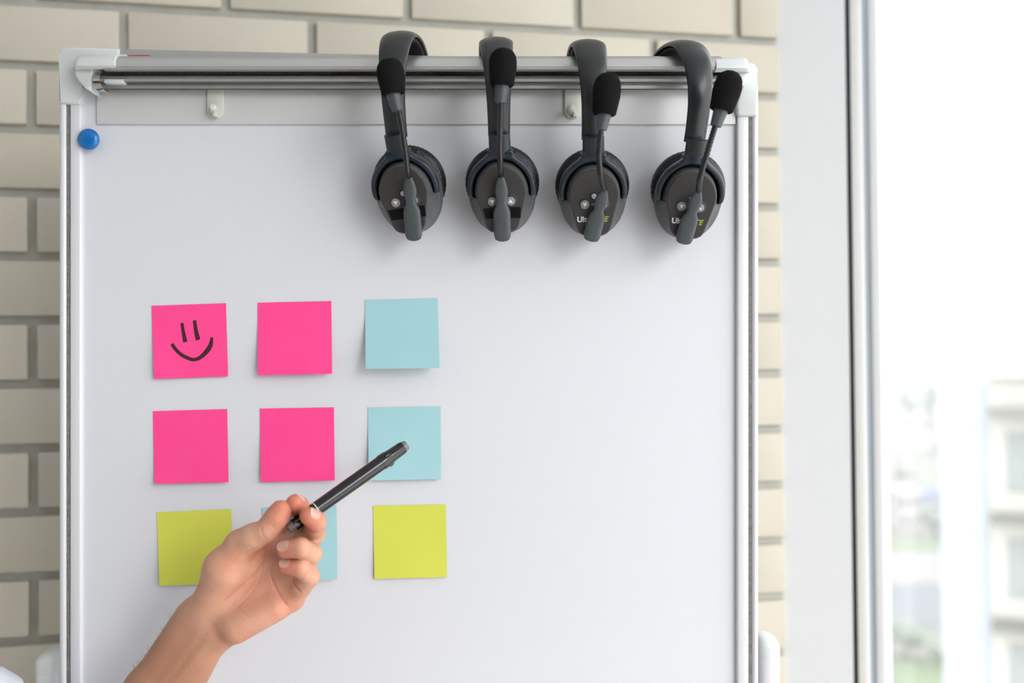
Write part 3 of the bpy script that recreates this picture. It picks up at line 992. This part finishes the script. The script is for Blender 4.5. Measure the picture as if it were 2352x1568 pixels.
def headset(px, py, roll, yaw, taped, boom_ang, boom_tip, goose, holder, foam, depths, label, plen=1.0, depth=-0.0296, lift=0.0, band_yaw=0.0, band_roll=0.0, pivot=0.0):
    org = FP(px, py, depth)
    F = Tr(org) @ Matrix.Rotation(math.radians(roll), 4, 'Y') @ Matrix.Rotation(math.radians(yaw), 4, 'Z')
    root = empty('headset', M @ F)
    tag(root, label, 'headset', 'headsets hanging over the top rail of the board')
    headset_common(root, taped, lift, band_yaw, band_roll)
    Fi = F.inverted()
    # boom paddle, pivoting on the cup face
    boom = [(0, 0.5), (0.5, 4.2), (2.2, 7), (6.5, 8.3), (14, 8.5), (22, 8.5), (29, 8.4), (33, 7.4), (36.5, 5.4), (39.5, 4.9), (43, 5.5), (48, 6.6), (53, 6.3), (58.5, 4.9), (63, 3.2), (65, 2.0)]
    ca, sa = math.cos(math.radians(boom_ang)), math.sin(math.radians(boom_ang))
    rings = []
    tip = math.tan(math.radians(boom_tip))
    for t, hw in boom:
        tt = (t - 18) * plen
        c0 = 33.5 + max(0, tt - 6) * tip
        thk = 4.3 if t < 34 else 4.3 - (t - 34) * 0.045
        if t < 3:
            thk *= 0.35 + 0.65 * t / 3
        ring = []
        for k in range(24):
            u = 2 * math.pi * k / 24
            x = hw * math.copysign(abs(math.cos(u)) ** 0.7, math.cos(u))
            c = c0 + thk * math.copysign(abs(math.sin(u)) ** 0.7, math.sin(u))
            ring.append(cupm(pivot + x * ca + tt * sa, -32 - x * sa + tt * ca, c))
        rings.append(ring)
    v, f = loft(rings)
    pad = mesh_obj('boom_arm', v, f, m_paddle, root, True, 50)
    ri = [[cupm(pivot + 5.5 * math.cos(2 * math.pi * k / 24), -32 + 5.5 * math.sin(2 * math.pi * k / 24), c) for k in range(24)] for c in (28, 31)]
    v, f = loft(ri)
    mesh_obj('boom_pivot', v, f, m_dark, root, True, 40)
    topc = 33.5 + max(0, (65 - 18) * plen - 6) * tip
    tt = (64 - 18) * plen
    start = cupm(pivot + tt * sa, -32 + tt * ca, topc)
    # gooseneck: ribbed tube
    d0, d1 = depths
    gp = [start]
    for i, p in enumerate(goose):
        t = (i + 1) / len(goose)
        gp.append(Fi @ FP(p[0], p[1], d0 + (d1 - d0) * t))
    path = [Vector(p) for p in catmull([tuple(p) for p in gp], 14)]
    rad = []
    L = 0
    fine = []
    for i in range(len(path) - 1):
        seg = (path[i + 1] - path[i])
        n = max(1, int(seg.length / 0.0007))
        for k in range(n):
            fine.append(path[i] + seg * (k / n))
    fine.append(path[-1])
    for i in range(len(fine)):
        rad.append(0.0027 + 0.0003 * (1 if i % 3 == 0 else 0 if i % 3 == 1 else -0.4))
    v, f = tube(fine, rad, 12)
    mesh_obj('gooseneck', v, f, m_rubber, root, True, 70)
    a = Fi @ FP(*holder[0], d1)
    b_ = Fi @ FP(*holder[1], d1 - 0.002)
    L = (b_ - a).length
    v, f = lathe([(-0.0005, 0.0045), (0, 0.0052), (L * 0.3, 0.0057), (L * 0.9, 0.0066), (L + 0.003, 0.0066)], a, b_ - a, 28)
    mesh_obj('microphone_sleeve', v, f, m_paddle, root, True, 40)
    a = Fi @ FP(*foam[0], d1 - 0.002)
    b_ = Fi @ FP(*foam[1], d1 - 0.004)
    L = (b_ - a).length
    prof = [(0.0004, 0.006), (0, 0.0095), (0.0012, 0.0108), (L * 0.2, 0.0117), (L * 0.45, 0.0128), (L * 0.65, 0.0128), (L * 0.8, 0.0116), (L * 0.9, 0.0093), (L * 0.96, 0.0065), (L, 0.002)]
    v, f = lathe(prof, a, b_ - a, 40)
    rr = random.Random(px)
    ax = (b_ - a).normalized()
    mid = (a + b_) / 2
    v = [Vector(p) + (Vector(p) - mid).normalized() * rr.uniform(-0.00018, 0.00018) for p in v]
    mesh_obj('foam_windscreen', v, f, m_foam, root, True, 60)
    return root

headset(937, 423, -6.5, -7.5, True, 6.5, 4, [(936, 395), (931, 350), (925, 305), (918, 265), (913, 246)], [(913, 254), (903, 214)], [(904, 217), (892, 134)], (-0.078, -0.104),
        'leftmost headset, its boom bent left across the band, black tape on the cup', lift=3.5, band_yaw=2.0, band_roll=5.5, pivot=5.0)
headset(1153, 423, -1.5, -2.0, True, 1.0, 2, [(1149, 380), (1148, 330), (1149, 280), (1150, 236)], [(1150, 236), (1153, 197)], [(1153, 198), (1157, 110)], (-0.078, -0.102),
        'second headset from the left, boom upright in front of the band, tape on the cup', lift=-2.2, band_yaw=4.0)
headset(1361, 430, -1.0, -2.0, False, 14, 14, [(1380, 405), (1376, 365), (1377, 330), (1381, 295)], [(1381, 297), (1388, 260)], [(1387, 264), (1399, 167)], (-0.088, -0.116),
        'third headset from the left with white and green lettering and boom right of the band', plen=0.84, lift=-1.5, band_yaw=4.0)
headset(1582, 436, 4.5, -2.0, False, 8, 14, [(1609, 405), (1622, 360), (1634, 318), (1644, 286)], [(1644, 289), (1656, 252)], [(1656, 255), (1682, 163)], (-0.088, -0.116),
        'rightmost headset, tilted, its foam microphone hanging off to the right of the band', plen=0.86, lift=0.0, band_yaw=13.0, band_roll=-4.0, pivot=-1.5)

# ------------------------------------------------------------------ marker pen
PA, PB_ = FP(662, 1214, -0.121), FP(934, 1021, -0.066)
pen = empty('marker_pen', M @ Tr(PA))
tag(pen, 'glossy black marker pen held in the hand, pointing up to the right', 'marker')
pax = (PB_ - PA)
PL = pax.length
m_penblk = mat('glossy_black_plastic', (7, 8, 9), 0.2, coat=0.6, coat_rough=0.06, spec=0.25)
m_penplug = mat('grey_plug_plastic', (118, 112, 112), 0.4)
m_penring = mat('white_line', (215, 215, 215), 0.4)
m_capm = mat('black_cap_plastic', (10, 11, 12), 0.2, coat=0.6, coat_rough=0.06, spec=0.25)
def pen_part(name, prof, material, parent=None, n=40, sharp=30):
    v, f = lathe([(t * PL, r) for t, r in prof], (0, 0, 0), pax, n)
    return mesh_obj(name, v, f, material, parent or pen, True, sharp)
pen_part('barrel', [(0.040, 0.0050), (0.042, 0.0061), (0.10, 0.0064), (0.222, 0.0066), (0.222, 0.0067), (0.50, 0.0069), (0.775, 0.0071)], m_penblk)
pen_part('printed_ring', [(0.222, 0.0066), (0.223, 0.00685), (0.229, 0.00685), (0.230, 0.0066)], m_penring)
pg = pen_part('end_plug', [(0.0, 0.0042), (0.006, 0.0046), (0.030, 0.0048), (0.0305, 0.0055), (0.041, 0.0056)], m_penplug)
cp = pen_part('pen_cap', [(0.772, 0.0066), (0.774, 0.0076), (0.815, 0.0076), (0.835, 0.0070), (0.86, 0.0066), (0.96, 0.0062), (0.968, 0.0058)], m_capm)
pen_part('end_plug', [(0.966, 0.0056), (0.975, 0.0056), (0.976, 0.0050), (0.997, 0.0047), (1.0, 0.0042)], m_penplug)
# cap grip ribs
u_, w_ = frame_for(pax)
for k in range(3):
    t0 = 2 * math.pi * k / 3 - 0.9
    dirv = u_ * math.cos(t0) + w_ * math.sin(t0)
    pts = [pax * t + dirv * r for t, r in ((0.812, 0.0073), (0.835, 0.0072), (0.855, 0.0065))]
    v, f = tube(pts, [0.0012, 0.0014, 0.0008], 8)
    mesh_obj('grip_rib', v, f, m_capm, cp, True, 60)

# ------------------------------------------------------------------ hand and forearm
def build_skin():
    def S(px, py, h):
        p = FP(px, py, -h / 1000.0)
        return np.array(p) * 1000.0
    palm = [
        # (a, ra, b, rb, k)
        ((470, 1400, 98), 15, (620, 1254, 95), 12, 9), ((482, 1415, 98), 15, (650, 1284, 95), 12.5, 9),
        ((496, 1430, 98), 15, (664, 1328, 96), 12, 9), ((512, 1452, 99), 13.5, (668, 1374, 98), 11, 9),
        ((470, 1392, 106), 13, (516, 1306, 114), 17.5, 12), ((516, 1306, 114), 17.5, (553, 1252, 118), 13.0, 10),
        ((540, 1300, 104), 13, (600, 1270, 100), 11, 10),
        ((540, 1440, 110), 14.5, (630, 1396, 107), 11.5, 11),
        ((437, 1418, 99), 15, (335, 1585, 99), 18.5, 12), ((487, 1462, 99), 15.5, (388, 1632, 99), 19, 12), ((462, 1440, 97), 16, (362, 1608, 97), 20, 12),
        ((335, 1585, 99), 18.5, (225, 1770, 101), 23, 12), ((388, 1632, 99), 19, (292, 1805, 101), 22, 12), ((362, 1608, 97), 20, (258, 1788, 99), 25, 12),
    ]
    fingers = {
        'pinky': [((672, 1373, 98), 10.4), ((711, 1323, 118), 8.7), ((688, 1302, 135), 8.0), ((656, 1300, 134), 7.0)],
        'ring': [((668, 1322, 97), 11.2), ((715, 1271, 124), 9.3), ((691, 1258, 142), 8.6), ((655, 1262, 140), 7.6)],
        'middle': [((655, 1280, 95), 11.5), ((722, 1226, 109), 9.4), ((726, 1196, 131), 8.6), ((709, 1185, 136), 8.0)],
        'index': [((622, 1250, 95), 11.5), ((689, 1198, 96), 9.3), ((688, 1162, 112), 8.3), ((677, 1155, 123), 7.9)],
        'thumb': [((553, 1250, 118), 13.0), ((580, 1234, 124), 11.2), ((612, 1219, 128), 10.6), ((634, 1189, 128), 10.2), ((645, 1172, 127), 9.2)],
    }
    allp = [(S(*a), r) for a, r, *_ in palm] + [(S(*b_), rb) for _, _, b_, rb, _ in palm] + [(S(*p), r) for fl_ in fingers.values() for p, r in fl_]
    lo = np.min([p - r for p, r in allp], axis=0) - 4
    hi = np.max([p + r for p, r in allp], axis=0) + 4
    vx = 0.85
    dims = np.ceil((hi - lo) / vx).astype(int) + 1
    xs = [lo[i] + vx * np.arange(dims[i]) for i in range(3)]
    G = np.full(dims, 30.0, np.float32)
    def block(a, ra, b_, rb, margin):
        r = max(ra, rb) + margin
        mn, mxx = np.minimum(a, b_) - r, np.maximum(a, b_) + r
        i0 = np.maximum(0, np.floor((mn - lo) / vx).astype(int))
        i1 = np.minimum(dims, np.ceil((mxx - lo) / vx).astype(int) + 1)
        return tuple(slice(p, q) for p, q in zip(i0, i1))
    def cone(sl, a, ra, b_, rb):
        X = xs[0][sl[0]][:, None, None] - a[0]
        Y = xs[1][sl[1]][None, :, None] - a[1]
        Z = xs[2][sl[2]][None, None, :] - a[2]
        ba = b_ - a
        t = np.clip((X * ba[0] + Y * ba[1] + Z * ba[2]) / max(1e-6, ba.dot(ba)), 0, 1)
        return (np.sqrt((X - t * ba[0]) ** 2 + (Y - t * ba[1]) ** 2 + (Z - t * ba[2]) ** 2) - (ra + (rb - ra) * t)).astype(np.float32)
    def smin(p, q, k):
        h = np.maximum(k - np.abs(p - q), 0) / k
        return np.minimum(p, q) - h * h * k * 0.25
    for a, ra, b_, rb, k in palm:
        a, b_ = S(*a), S(*b_)
        sl = block(a, ra, b_, rb, 14)
        G[sl] = smin(G[sl], cone(sl, a, ra, b_, rb), k)
    for nm, fl_ in fingers.items():
        pts = [S(*p) for p, _ in fl_]
        rad = [r for _, r in fl_]
        nb = 2 if nm == 'thumb' else 1
        for i in range(nb):
            sl = block(pts[i], rad[i], pts[i + 1], rad[i + 1], 12)
            G[sl] = smin(G[sl], cone(sl, pts[i], rad[i], pts[i + 1], rad[i + 1]), 7.0)
    for nm, fl_ in fingers.items():
        pts = [S(*p) for p, _ in fl_]
        rad = [r for _, r in fl_]
        Fd = np.full(dims, 30.0, np.float32)
        # slight swelling at the joints and at the finger pad
        for i in range(len(pts) - 1):
            sl = block(pts[i], rad[i], pts[i + 1], rad[i + 1], 10)
            m1 = (pts[i] + pts[i + 1]) / 2
            rm = (rad[i] + rad[i + 1]) / 2 - (0.35 if nm != 'thumb' else 0.2)
            Fd[sl] = smin(Fd[sl], smin(cone(sl, pts[i], rad[i], m1, rm), cone(sl, m1, rm, pts[i + 1], rad[i + 1]), 2.5), 3.0)
        sl = block(pts[0], rad[0], pts[-1], rad[-1], 22)
        G[sl] = smin(G[sl], Fd[sl], 1.0)
    # surface nets
    inside = G < 0
    c000 = inside[:-1, :-1, :-1]
    cnt = np.zeros(c000.shape, np.uint8)
    for dx in (0, 1):
        for dy in (0, 1):
            for dz in (0, 1):
                cnt += inside[dx:dims[0] - 1 + dx, dy:dims[1] - 1 + dy, dz:dims[2] - 1 + dz]
    act = (cnt > 0) & (cnt < 8)
    idx = -np.ones(act.shape, np.int64)
    cells = np.argwhere(act)
    idx[act] = np.arange(len(cells))
    acc = np.zeros((len(cells), 3))
    num = np.zeros(len(cells))
    corners = [(dx, dy, dz) for dx in (0, 1) for dy in (0, 1) for dz in (0, 1)]
    for ci in corners:
        for ax_ in range(3):
            if ci[ax_] == 0:
                cj = list(ci); cj[ax_] = 1
                va = G[cells[:, 0] + ci[0], cells[:, 1] + ci[1], cells[:, 2] + ci[2]]
                vb = G[cells[:, 0] + cj[0], cells[:, 1] + cj[1], cells[:, 2] + cj[2]]
                cr = (va < 0) != (vb < 0)
                t = np.where(cr, va / np.where(cr, va - vb, 1), 0)
                p = np.array(ci)[None, :] + t[:, None] * (np.array(cj) - np.array(ci))[None, :]
                acc += np.where(cr[:, None], p, 0)
                num += cr
    V = (cells + acc / num[:, None]) * vx + lo
    faces = []
    for ax_ in range(3):
        o1, o2 = [(1, 2), (2, 0), (0, 1)][ax_]
        sl0 = [slice(None)] * 3; sl1 = [slice(None)] * 3
        sl0[ax_] = slice(0, -1); sl1[ax_] = slice(1, None)
        a, b_ = inside[tuple(sl0)], inside[tuple(sl1)]
        ch = np.argwhere(a != b_)
        ok = (ch[:, o1] > 0) & (ch[:, o2] > 0) & (ch[:, o1] < dims[o1] - 1) & (ch[:, o2] < dims[o2] - 1)
        ch = ch[ok]
        e1 = np.zeros(3, int); e1[o1] = 1
        e2 = np.zeros(3, int); e2[o2] = 1
        q = [ch - e1 - e2, ch - e2, ch, ch - e1]
        ids = np.stack([idx[c[:, 0], c[:, 1], c[:, 2]] for c in q], 1)
        flip = ~a[tuple(ch.T)]
        ids[flip] = ids[flip][:, ::-1]
        faces.append(ids)
    Fc = np.concatenate(faces)
    Fc = Fc[(Fc >= 0).all(1)]
    # light smoothing
    e = np.concatenate([Fc[:, [0, 1]], Fc[:, [1, 2]], Fc[:, [2, 3]], Fc[:, [3, 0]]])
    e = np.concatenate([e, e[:, ::-1]])
    deg = np.bincount(e[:, 0], minlength=len(V))[:, None]
    def lap(P):
        s = np.stack([np.bincount(e[:, 0], weights=P[e[:, 1], i], minlength=len(P)) for i in range(3)], 1)
        return s / deg - P
    for it in range(4):
        V = V + 0.45 * lap(V)
        V = V - 0.40 * lap(V)
    # normals
    def normals(P):
        n = np.cross(P[Fc[:, 2]] - P[Fc[:, 0]], P[Fc[:, 3]] - P[Fc[:, 1]])
        N = np.stack([sum(np.bincount(Fc[:, c], weights=n[:, i], minlength=len(P)) for c in range(4)) for i in range(3)], 1)
        return N / np.maximum(1e-9, np.linalg.norm(N, axis=1))[:, None]
    Nn = normals(V)
    # skin creases
    k0 = 2.6667
    def zp(X, Y):
        return (260 + X / k0, 980 + Y / k0)
    creases = [
        ([zp(928, 735), zp(920, 800), zp(880, 880), zp(800, 965), zp(700, 1050), zp(655, 1095)], 0.55, 1.3, 12),
        ([zp(915, 800), zp(905, 900), zp(860, 1000), zp(780, 1085), zp(715, 1145)], 0.30, 1.2, 14),
        ([zp(960, 860), zp(975, 940), zp(1010, 1010), zp(1050, 1075), zp(1078, 1112)], 0.75, 1.4, 22),
        ([zp(1100, 915), zp(1110, 970), zp(1148, 1018)], 0.9, 1.2, 22),
        ([zp(800, 770), zp(860, 757), zp(935, 718)], 0.9, 1.2, 14),
        ([zp(790, 790), zp(830, 762), zp(880, 742)], 0.5, 1.0, 14),
        ([zp(985, 640), zp(960, 690), zp(935, 720)], 0.4, 1.1, 8),
        ([zp(560, 1150), zp(610, 1240), zp(665, 1320), zp(735, 1360)], 0.2, 3.6, 25),
        ([zp(905, 600), zp(915, 660), zp(945, 700)], 0.3, 1.6, 8),
        ([zp(680, 1060), zp(760, 1110), zp(830, 1180)], 0.2, 1.2, 18),
        ([zp(960, 590), zp(985, 620), zp(1005, 650)], 0.25, 1.0, 8),
    ]
    front = np.clip(-Nn[:, 1] * 1.6, 0, 1)
    ppx = V[:, 0] / V[:, 1] * FPX + 1176
    ppy = 784 - V[:, 2] / V[:, 1] * FPX
    depth_in = np.zeros(len(V))
    cr_mask = np.zeros(len(V))
    for pl, dep, wd, _ in creases:
        pl = catmull(pl, 10)
        A = np.array(pl)
        wpx = (wd if wd > 2 else 0.8 * wd) / 0.39
        sel = (ppx > A[:, 0].min() - 20) & (ppx < A[:, 0].max() + 20) & (ppy > A[:, 1].min() - 20) & (ppy < A[:, 1].max() + 20) & (front > 0)
        I = np.where(sel)[0]
        best = np.full(len(I), 1e9)
        bt = np.zeros(len(I))
        for q in range(len(A) - 1):
            ab = A[q + 1] - A[q]
            t = np.clip(((ppx[I] - A[q, 0]) * ab[0] + (ppy[I] - A[q, 1]) * ab[1]) / max(1e-6, ab.dot(ab)), 0, 1)
            d = np.hypot(ppx[I] - A[q, 0] - t * ab[0], ppy[I] - A[q, 1] - t * ab[1])
            bt = np.where(d < best, (q + t) / (len(A) - 1), bt)
            best = np.minimum(best, d)
        taper = np.clip(np.minimum(bt, 1 - bt) * 6, 0.15, 1)
        g = np.exp(-(best / wpx) ** 2) * taper
        # creases lie on the palm, not on the curled fingertips in front of it
        hh = (D * 1000 - V[I, 1])
        keep = np.ones(len(I)) if dep != 0.9 or wd != 1.2 else np.clip((131 - hh) / 3, 0, 1)
        if dep == 0.75:
            keep = np.clip((122 - hh) / 3, 0, 1)
        depth_in[I] += 1.5 * dep * g * keep * front[I]
        cr_mask[I] = np.maximum(cr_mask[I], g * keep * min(1, dep * 1.3) * (0.2 if wd > 2 else 1.0))
    V = V - Nn * depth_in[:, None]
    # wrist tendons
    for (ax0, ax1, hgt) in (((500, 1440), (400, 1568), 0.9), ((478, 1425), (372, 1568), 0.6)):
        a, b_ = np.array(ax0, float), np.array(ax1, float)
        ab = b_ - a
        t = ((ppx - a[0]) * ab[0] + (ppy - a[1]) * ab[1]) / ab.dot(ab)
        d = np.hypot(ppx - a[0] - t * ab[0], ppy - a[1] - t * ab[1])
        V += Nn * (hgt * np.exp(-(d / 11) ** 2) * np.clip(t * 3, 0, 1) * np.clip((1.6 - t) * 2, 0, 1) * front)[:, None]
    # colour: redness near fingertips and thumb pad, shade painted into creases; browner forearm
    tips = [S(*fl_[-1][0]) for fl_ in fingers.values()]
    red = np.zeros(len(V))
    for tp in tips:
        red = np.maximum(red, np.exp(-(np.linalg.norm(V - tp, axis=1) / 17) ** 2))
    for c, rr_, w in (((600, 1268, 115), 16, 0.7), ((590, 1350, 115), 26, 0.35), ((650, 1390, 110), 18, 0.5), ((560, 1465, 110), 18, 0.4), ((700, 1345, 110), 14, 0.4), ((540, 1290, 130), 18, 0.35)):
        red = np.maximum(red, w * np.exp(-(np.linalg.norm(V - S(*c), axis=1) / rr_) ** 2))
    red = np.maximum(red, 0.75 * cr_mask)  # crease lines get their shade as a darker skin colour
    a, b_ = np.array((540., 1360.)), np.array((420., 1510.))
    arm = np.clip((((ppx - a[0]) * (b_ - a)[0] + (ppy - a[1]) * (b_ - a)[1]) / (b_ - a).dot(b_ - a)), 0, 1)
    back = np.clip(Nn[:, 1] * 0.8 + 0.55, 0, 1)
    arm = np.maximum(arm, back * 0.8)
    return V, Fc, red, arm, fingers, S, Nn

SV, SF, RED, ARM, FING, SMM, SNN = build_skin()
P0 = FP(460, 1440, -0.1)
person = empty('person', M @ Tr(P0))
tag(person, 'bare left forearm and hand in front of the board, palm out, holding a marker', 'person')
me = bpy.data.meshes.new('body')
loc = SV * 0.001 - np.array(P0)[None, :]
me.vertices.add(len(loc)); me.vertices.foreach_set('co', loc.astype(np.float32).ravel())
nf = len(SF)
me.loops.add(nf * 4); me.loops.foreach_set('vertex_index', SF.astype(np.int32).ravel())
me.polygons.add(nf); me.polygons.foreach_set('loop_start', np.arange(0, nf * 4, 4, dtype=np.int32))
me.update(calc_edges=True)
me.validate()
for nm, arr in (('redness_crease_shade', RED), ('tan', ARM)):
    at = me.attributes.new(nm, 'FLOAT', 'POINT')
    at.data.foreach_set('value', arr.astype(np.float32))
m_skin = bpy.data.materials.new('skin')
m_skin.use_nodes = True
nt = m_skin.node_tree
b = nt.nodes['Principled BSDF']
b.inputs['Roughness'].default_value = 0.5
b.inputs['Specular IOR Level'].default_value = 0.35
b.inputs['Subsurface Weight'].default_value = 0.25
b.inputs['Subsurface Radius'].default_value = (1.0, 0.32, 0.18)
b.inputs['Subsurface Scale'].default_value = 0.004
def attr(nm):
    n = nt.nodes.new('ShaderNodeAttribute'); n.attribute_name = nm
    return n.outputs['Fac']
def mixc(fac, a, c):
    n = nt.nodes.new('ShaderNodeMix'); n.data_type = 'RGBA'
    nt.links.new(fac, n.inputs[0])
    if isinstance(a, tuple): n.inputs[6].default_value = a
    else: nt.links.new(a, n.inputs[6])
    if isinstance(c, tuple): n.inputs[7].default_value = c
    else: nt.links.new(c, n.inputs[7])
    return n.outputs[2]
tcn = nt.nodes.new('ShaderNodeTexCoord')
nz = nt.nodes.new('ShaderNodeTexNoise'); nz.inputs['Scale'].default_value = 60; nz.inputs['Detail'].default_value = 6
nt.links.new(tcn.outputs['Object'], nz.inputs['Vector'])
base = mixc(nz.outputs['Fac'], lin((200, 146, 118)), lin((216, 172, 148)))
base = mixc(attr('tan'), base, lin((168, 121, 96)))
base = mixc(attr('redness_crease_shade'), base, lin((200, 114, 90)))
nt.links.new(base, b.inputs['Base Color'])
nz2 = nt.nodes.new('ShaderNodeTexNoise'); nz2.inputs['Scale'].default_value = 420; nz2.inputs['Detail'].default_value = 4
nt.links.new(tcn.outputs['Object'], nz2.inputs['Vector'])
bp = nt.nodes.new('ShaderNodeBump'); bp.inputs['Strength'].default_value = 0.45; bp.inputs['Distance'].default_value = 0.0008
nt.links.new(nz2.outputs['Fac'], bp.inputs['Height'])
nt.links.new(bp.outputs[0], b.inputs['Normal'])
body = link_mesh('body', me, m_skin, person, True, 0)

# nails: curved plates lying on the last finger joint
m_nail = mat('pink_nail', (206, 156, 138), 0.32, coat=0.15)
m_nailtip = mat('white_nail_edge', (236, 216, 194), 0.35)
def nail(finger, normal, wid, length, back_t, r_add=0.28):
    pts = FING[finger]
    a, b_ = SMM(*pts[-2][0]), SMM(*pts[-1][0])
    ra, rb = pts[-2][1], pts[-1][1]
    ax = Vector(b_ - a).normalized()
    n = Vector(normal)
    n = (n - ax * n.dot(ax)).normalized()
    s = ax.cross(n).normalized()
    NU, NV = 10, 12
    seg = max(4.0, float(np.linalg.norm(b_ - a)))
    tipc = Vector(b_)
    def P(u, v_, off):
        # v_: 0 at the cuticle, 1 at the free edge; along the finger axis over the rounded tip
        wf = 1.0
        if v_ < 0.4:
            wf = math.sqrt(max(0.02, 1 - 0.86 * ((0.4 - v_) / 0.4) ** 2))
        elif v_ > 0.8:
            wf = 1 - 0.30 * ((v_ - 0.8) / 0.2) ** 2
        ang = u * wf * wid / rb
        l = back_t + v_ * length
        l -= 0.10 * length * (abs(u) ** 2) * max(0.0, (v_ - 0.5)) * 2
        drop = 0.55 * (rb - math.sqrt(max(0.2, rb * rb - max(0.0, l) ** 2)))
        r = rb + (ra - rb) * min(1.0, max(0.0, -l) / seg) + r_add + 0.6 * min(1.0, max(0.0, -l) / 4.0) - drop + off
        return tipc + ax * l + (n * math.cos(ang) + s * math.sin(ang)) * r
    vs, fs, fs2 = [], [], []
    for j in range(NV + 1):
        for i in range(NU + 1):
            vs.append((P(i / NU * 2 - 1, j / NV, 0.0)) * 0.001 - P0)
    base_n = len(vs)
    for j in range(NV + 1):
        for i in range(NU + 1):
            vs.append((P(i / NU * 2 - 1, j / NV, -0.9)) * 0.001 - P0)
    for j in range(NV):
        for i in range(NU):
            q = (j * (NU + 1) + i, j * (NU + 1) + i + 1, (j + 1) * (NU + 1) + i + 1, (j + 1) * (NU + 1) + i)
            (fs2 if j == NV - 1 else fs).append(q)
    rim = [i for i in range(NU + 1)] + [j * (NU + 1) + NU for j in range(1, NV + 1)] + [NV * (NU + 1) + i for i in range(NU - 1, -1, -1)] + [j * (NU + 1) for j in range(NV - 1, 0, -1)]
    for k in range(len(rim)):
        p, q = rim[k], rim[(k + 1) % len(rim)]
        fs.append((p, q, q + base_n, p + base_n))
    o = mesh_obj('fingernail', vs, fs + fs2, m_nail, person, True, 60)
    o.data.materials.append(m_nailtip)
    o['label'] = 'pale pink fingernail'
    keys = {tuple(sorted(q)) for q in fs2}
    for p in o.data.polygons:
        if tuple(sorted(p.vertices)) in keys:
            p.material_index = 1
nail('pinky', (-0.1, -0.72, 0.70), 5.0, 9.6, -5.2)
nail('ring', (-0.1, -0.72, 0.70), 5.7, 11.0, -6.0)
nail('middle', (0.45, -0.55, 0.70), 5.8, 10.0, -5.6)
nail('index', (0.25, -0.55, 0.80), 5.8, 10.0, -5.4)
nail('thumb', (-0.75, 0.55, 0.35), 7.0, 12.0, -6.5)

# fine dark hairs on the thumb side of the forearm
rr = random.Random(11)
hv, hf = [], []
edge = catmull([(292, 1568), (330, 1512), (372, 1452), (398, 1412)], 12)
for k in range(120):
    p = edge[rr.randrange(len(edge))]
    a = FP(p[0] + rr.uniform(4, 16), p[1] + rr.uniform(-6, 8), -rr.uniform(0.088, 0.104))
    L = rr.uniform(0.004, 0.009)
    d1 = Vector((-0.75 + rr.uniform(-.2, .2), rr.uniform(-.2, .3), 0.45 + rr.uniform(-.5, .3))).normalized()
    d2 = Vector((-0.1, rr.uniform(-.2, .2), 1.0)).normalized()
    pts = [a, a + d1 * L * 0.5, a + d1 * L * 0.8 + d2 * L * 0.35]
    v, f = tube([q - P0 for q in pts], [0.00009, 0.00007, 0.00003], 4)
    off = len(hv)
    hv += v
    hf += [tuple(i + off for i in q) for q in f]
o = mesh_obj('arm_hair', hv, hf, mat('brown_hair', (70, 52, 40), 0.6), person)
o['kind'] = 'stuff'

# white sleeve around the bent elbow and upper arm
sp = [(-120, 1600, 0.112, 0.018), (-105, 1610, 0.112, 0.040), (-92, 1630, 0.112, 0.0545), (-70, 1690, 0.112, 0.058), (-30, 1790, 0.114, 0.060), (30, 1900, 0.116, 0.060), (90, 1935, 0.114, 0.055), (150, 1895, 0.108, 0.046), (195, 1830, 0.102, 0.038), (222, 1785, 0.100, 0.034)]
path = catmull([(*(FP(px, py, -h) - P0), r) for px, py, h, r in sp], 6)
v, f = tube([p[:3] for p in path], [p[3] for p in path], 40)
v = [Vector(q) + Vector((math.sin(i * 0.37), math.cos(i * 0.23), math.sin(i * 0.11))) * 0.0006 for i, q in enumerate(v)]
o = mesh_obj('sleeve', v, f, mat('white_cotton', (206, 210, 219), 0.9, bump=(300, 0.3, 0.001)), person, True, 60)
o['label'] = 'white cotton sleeve'
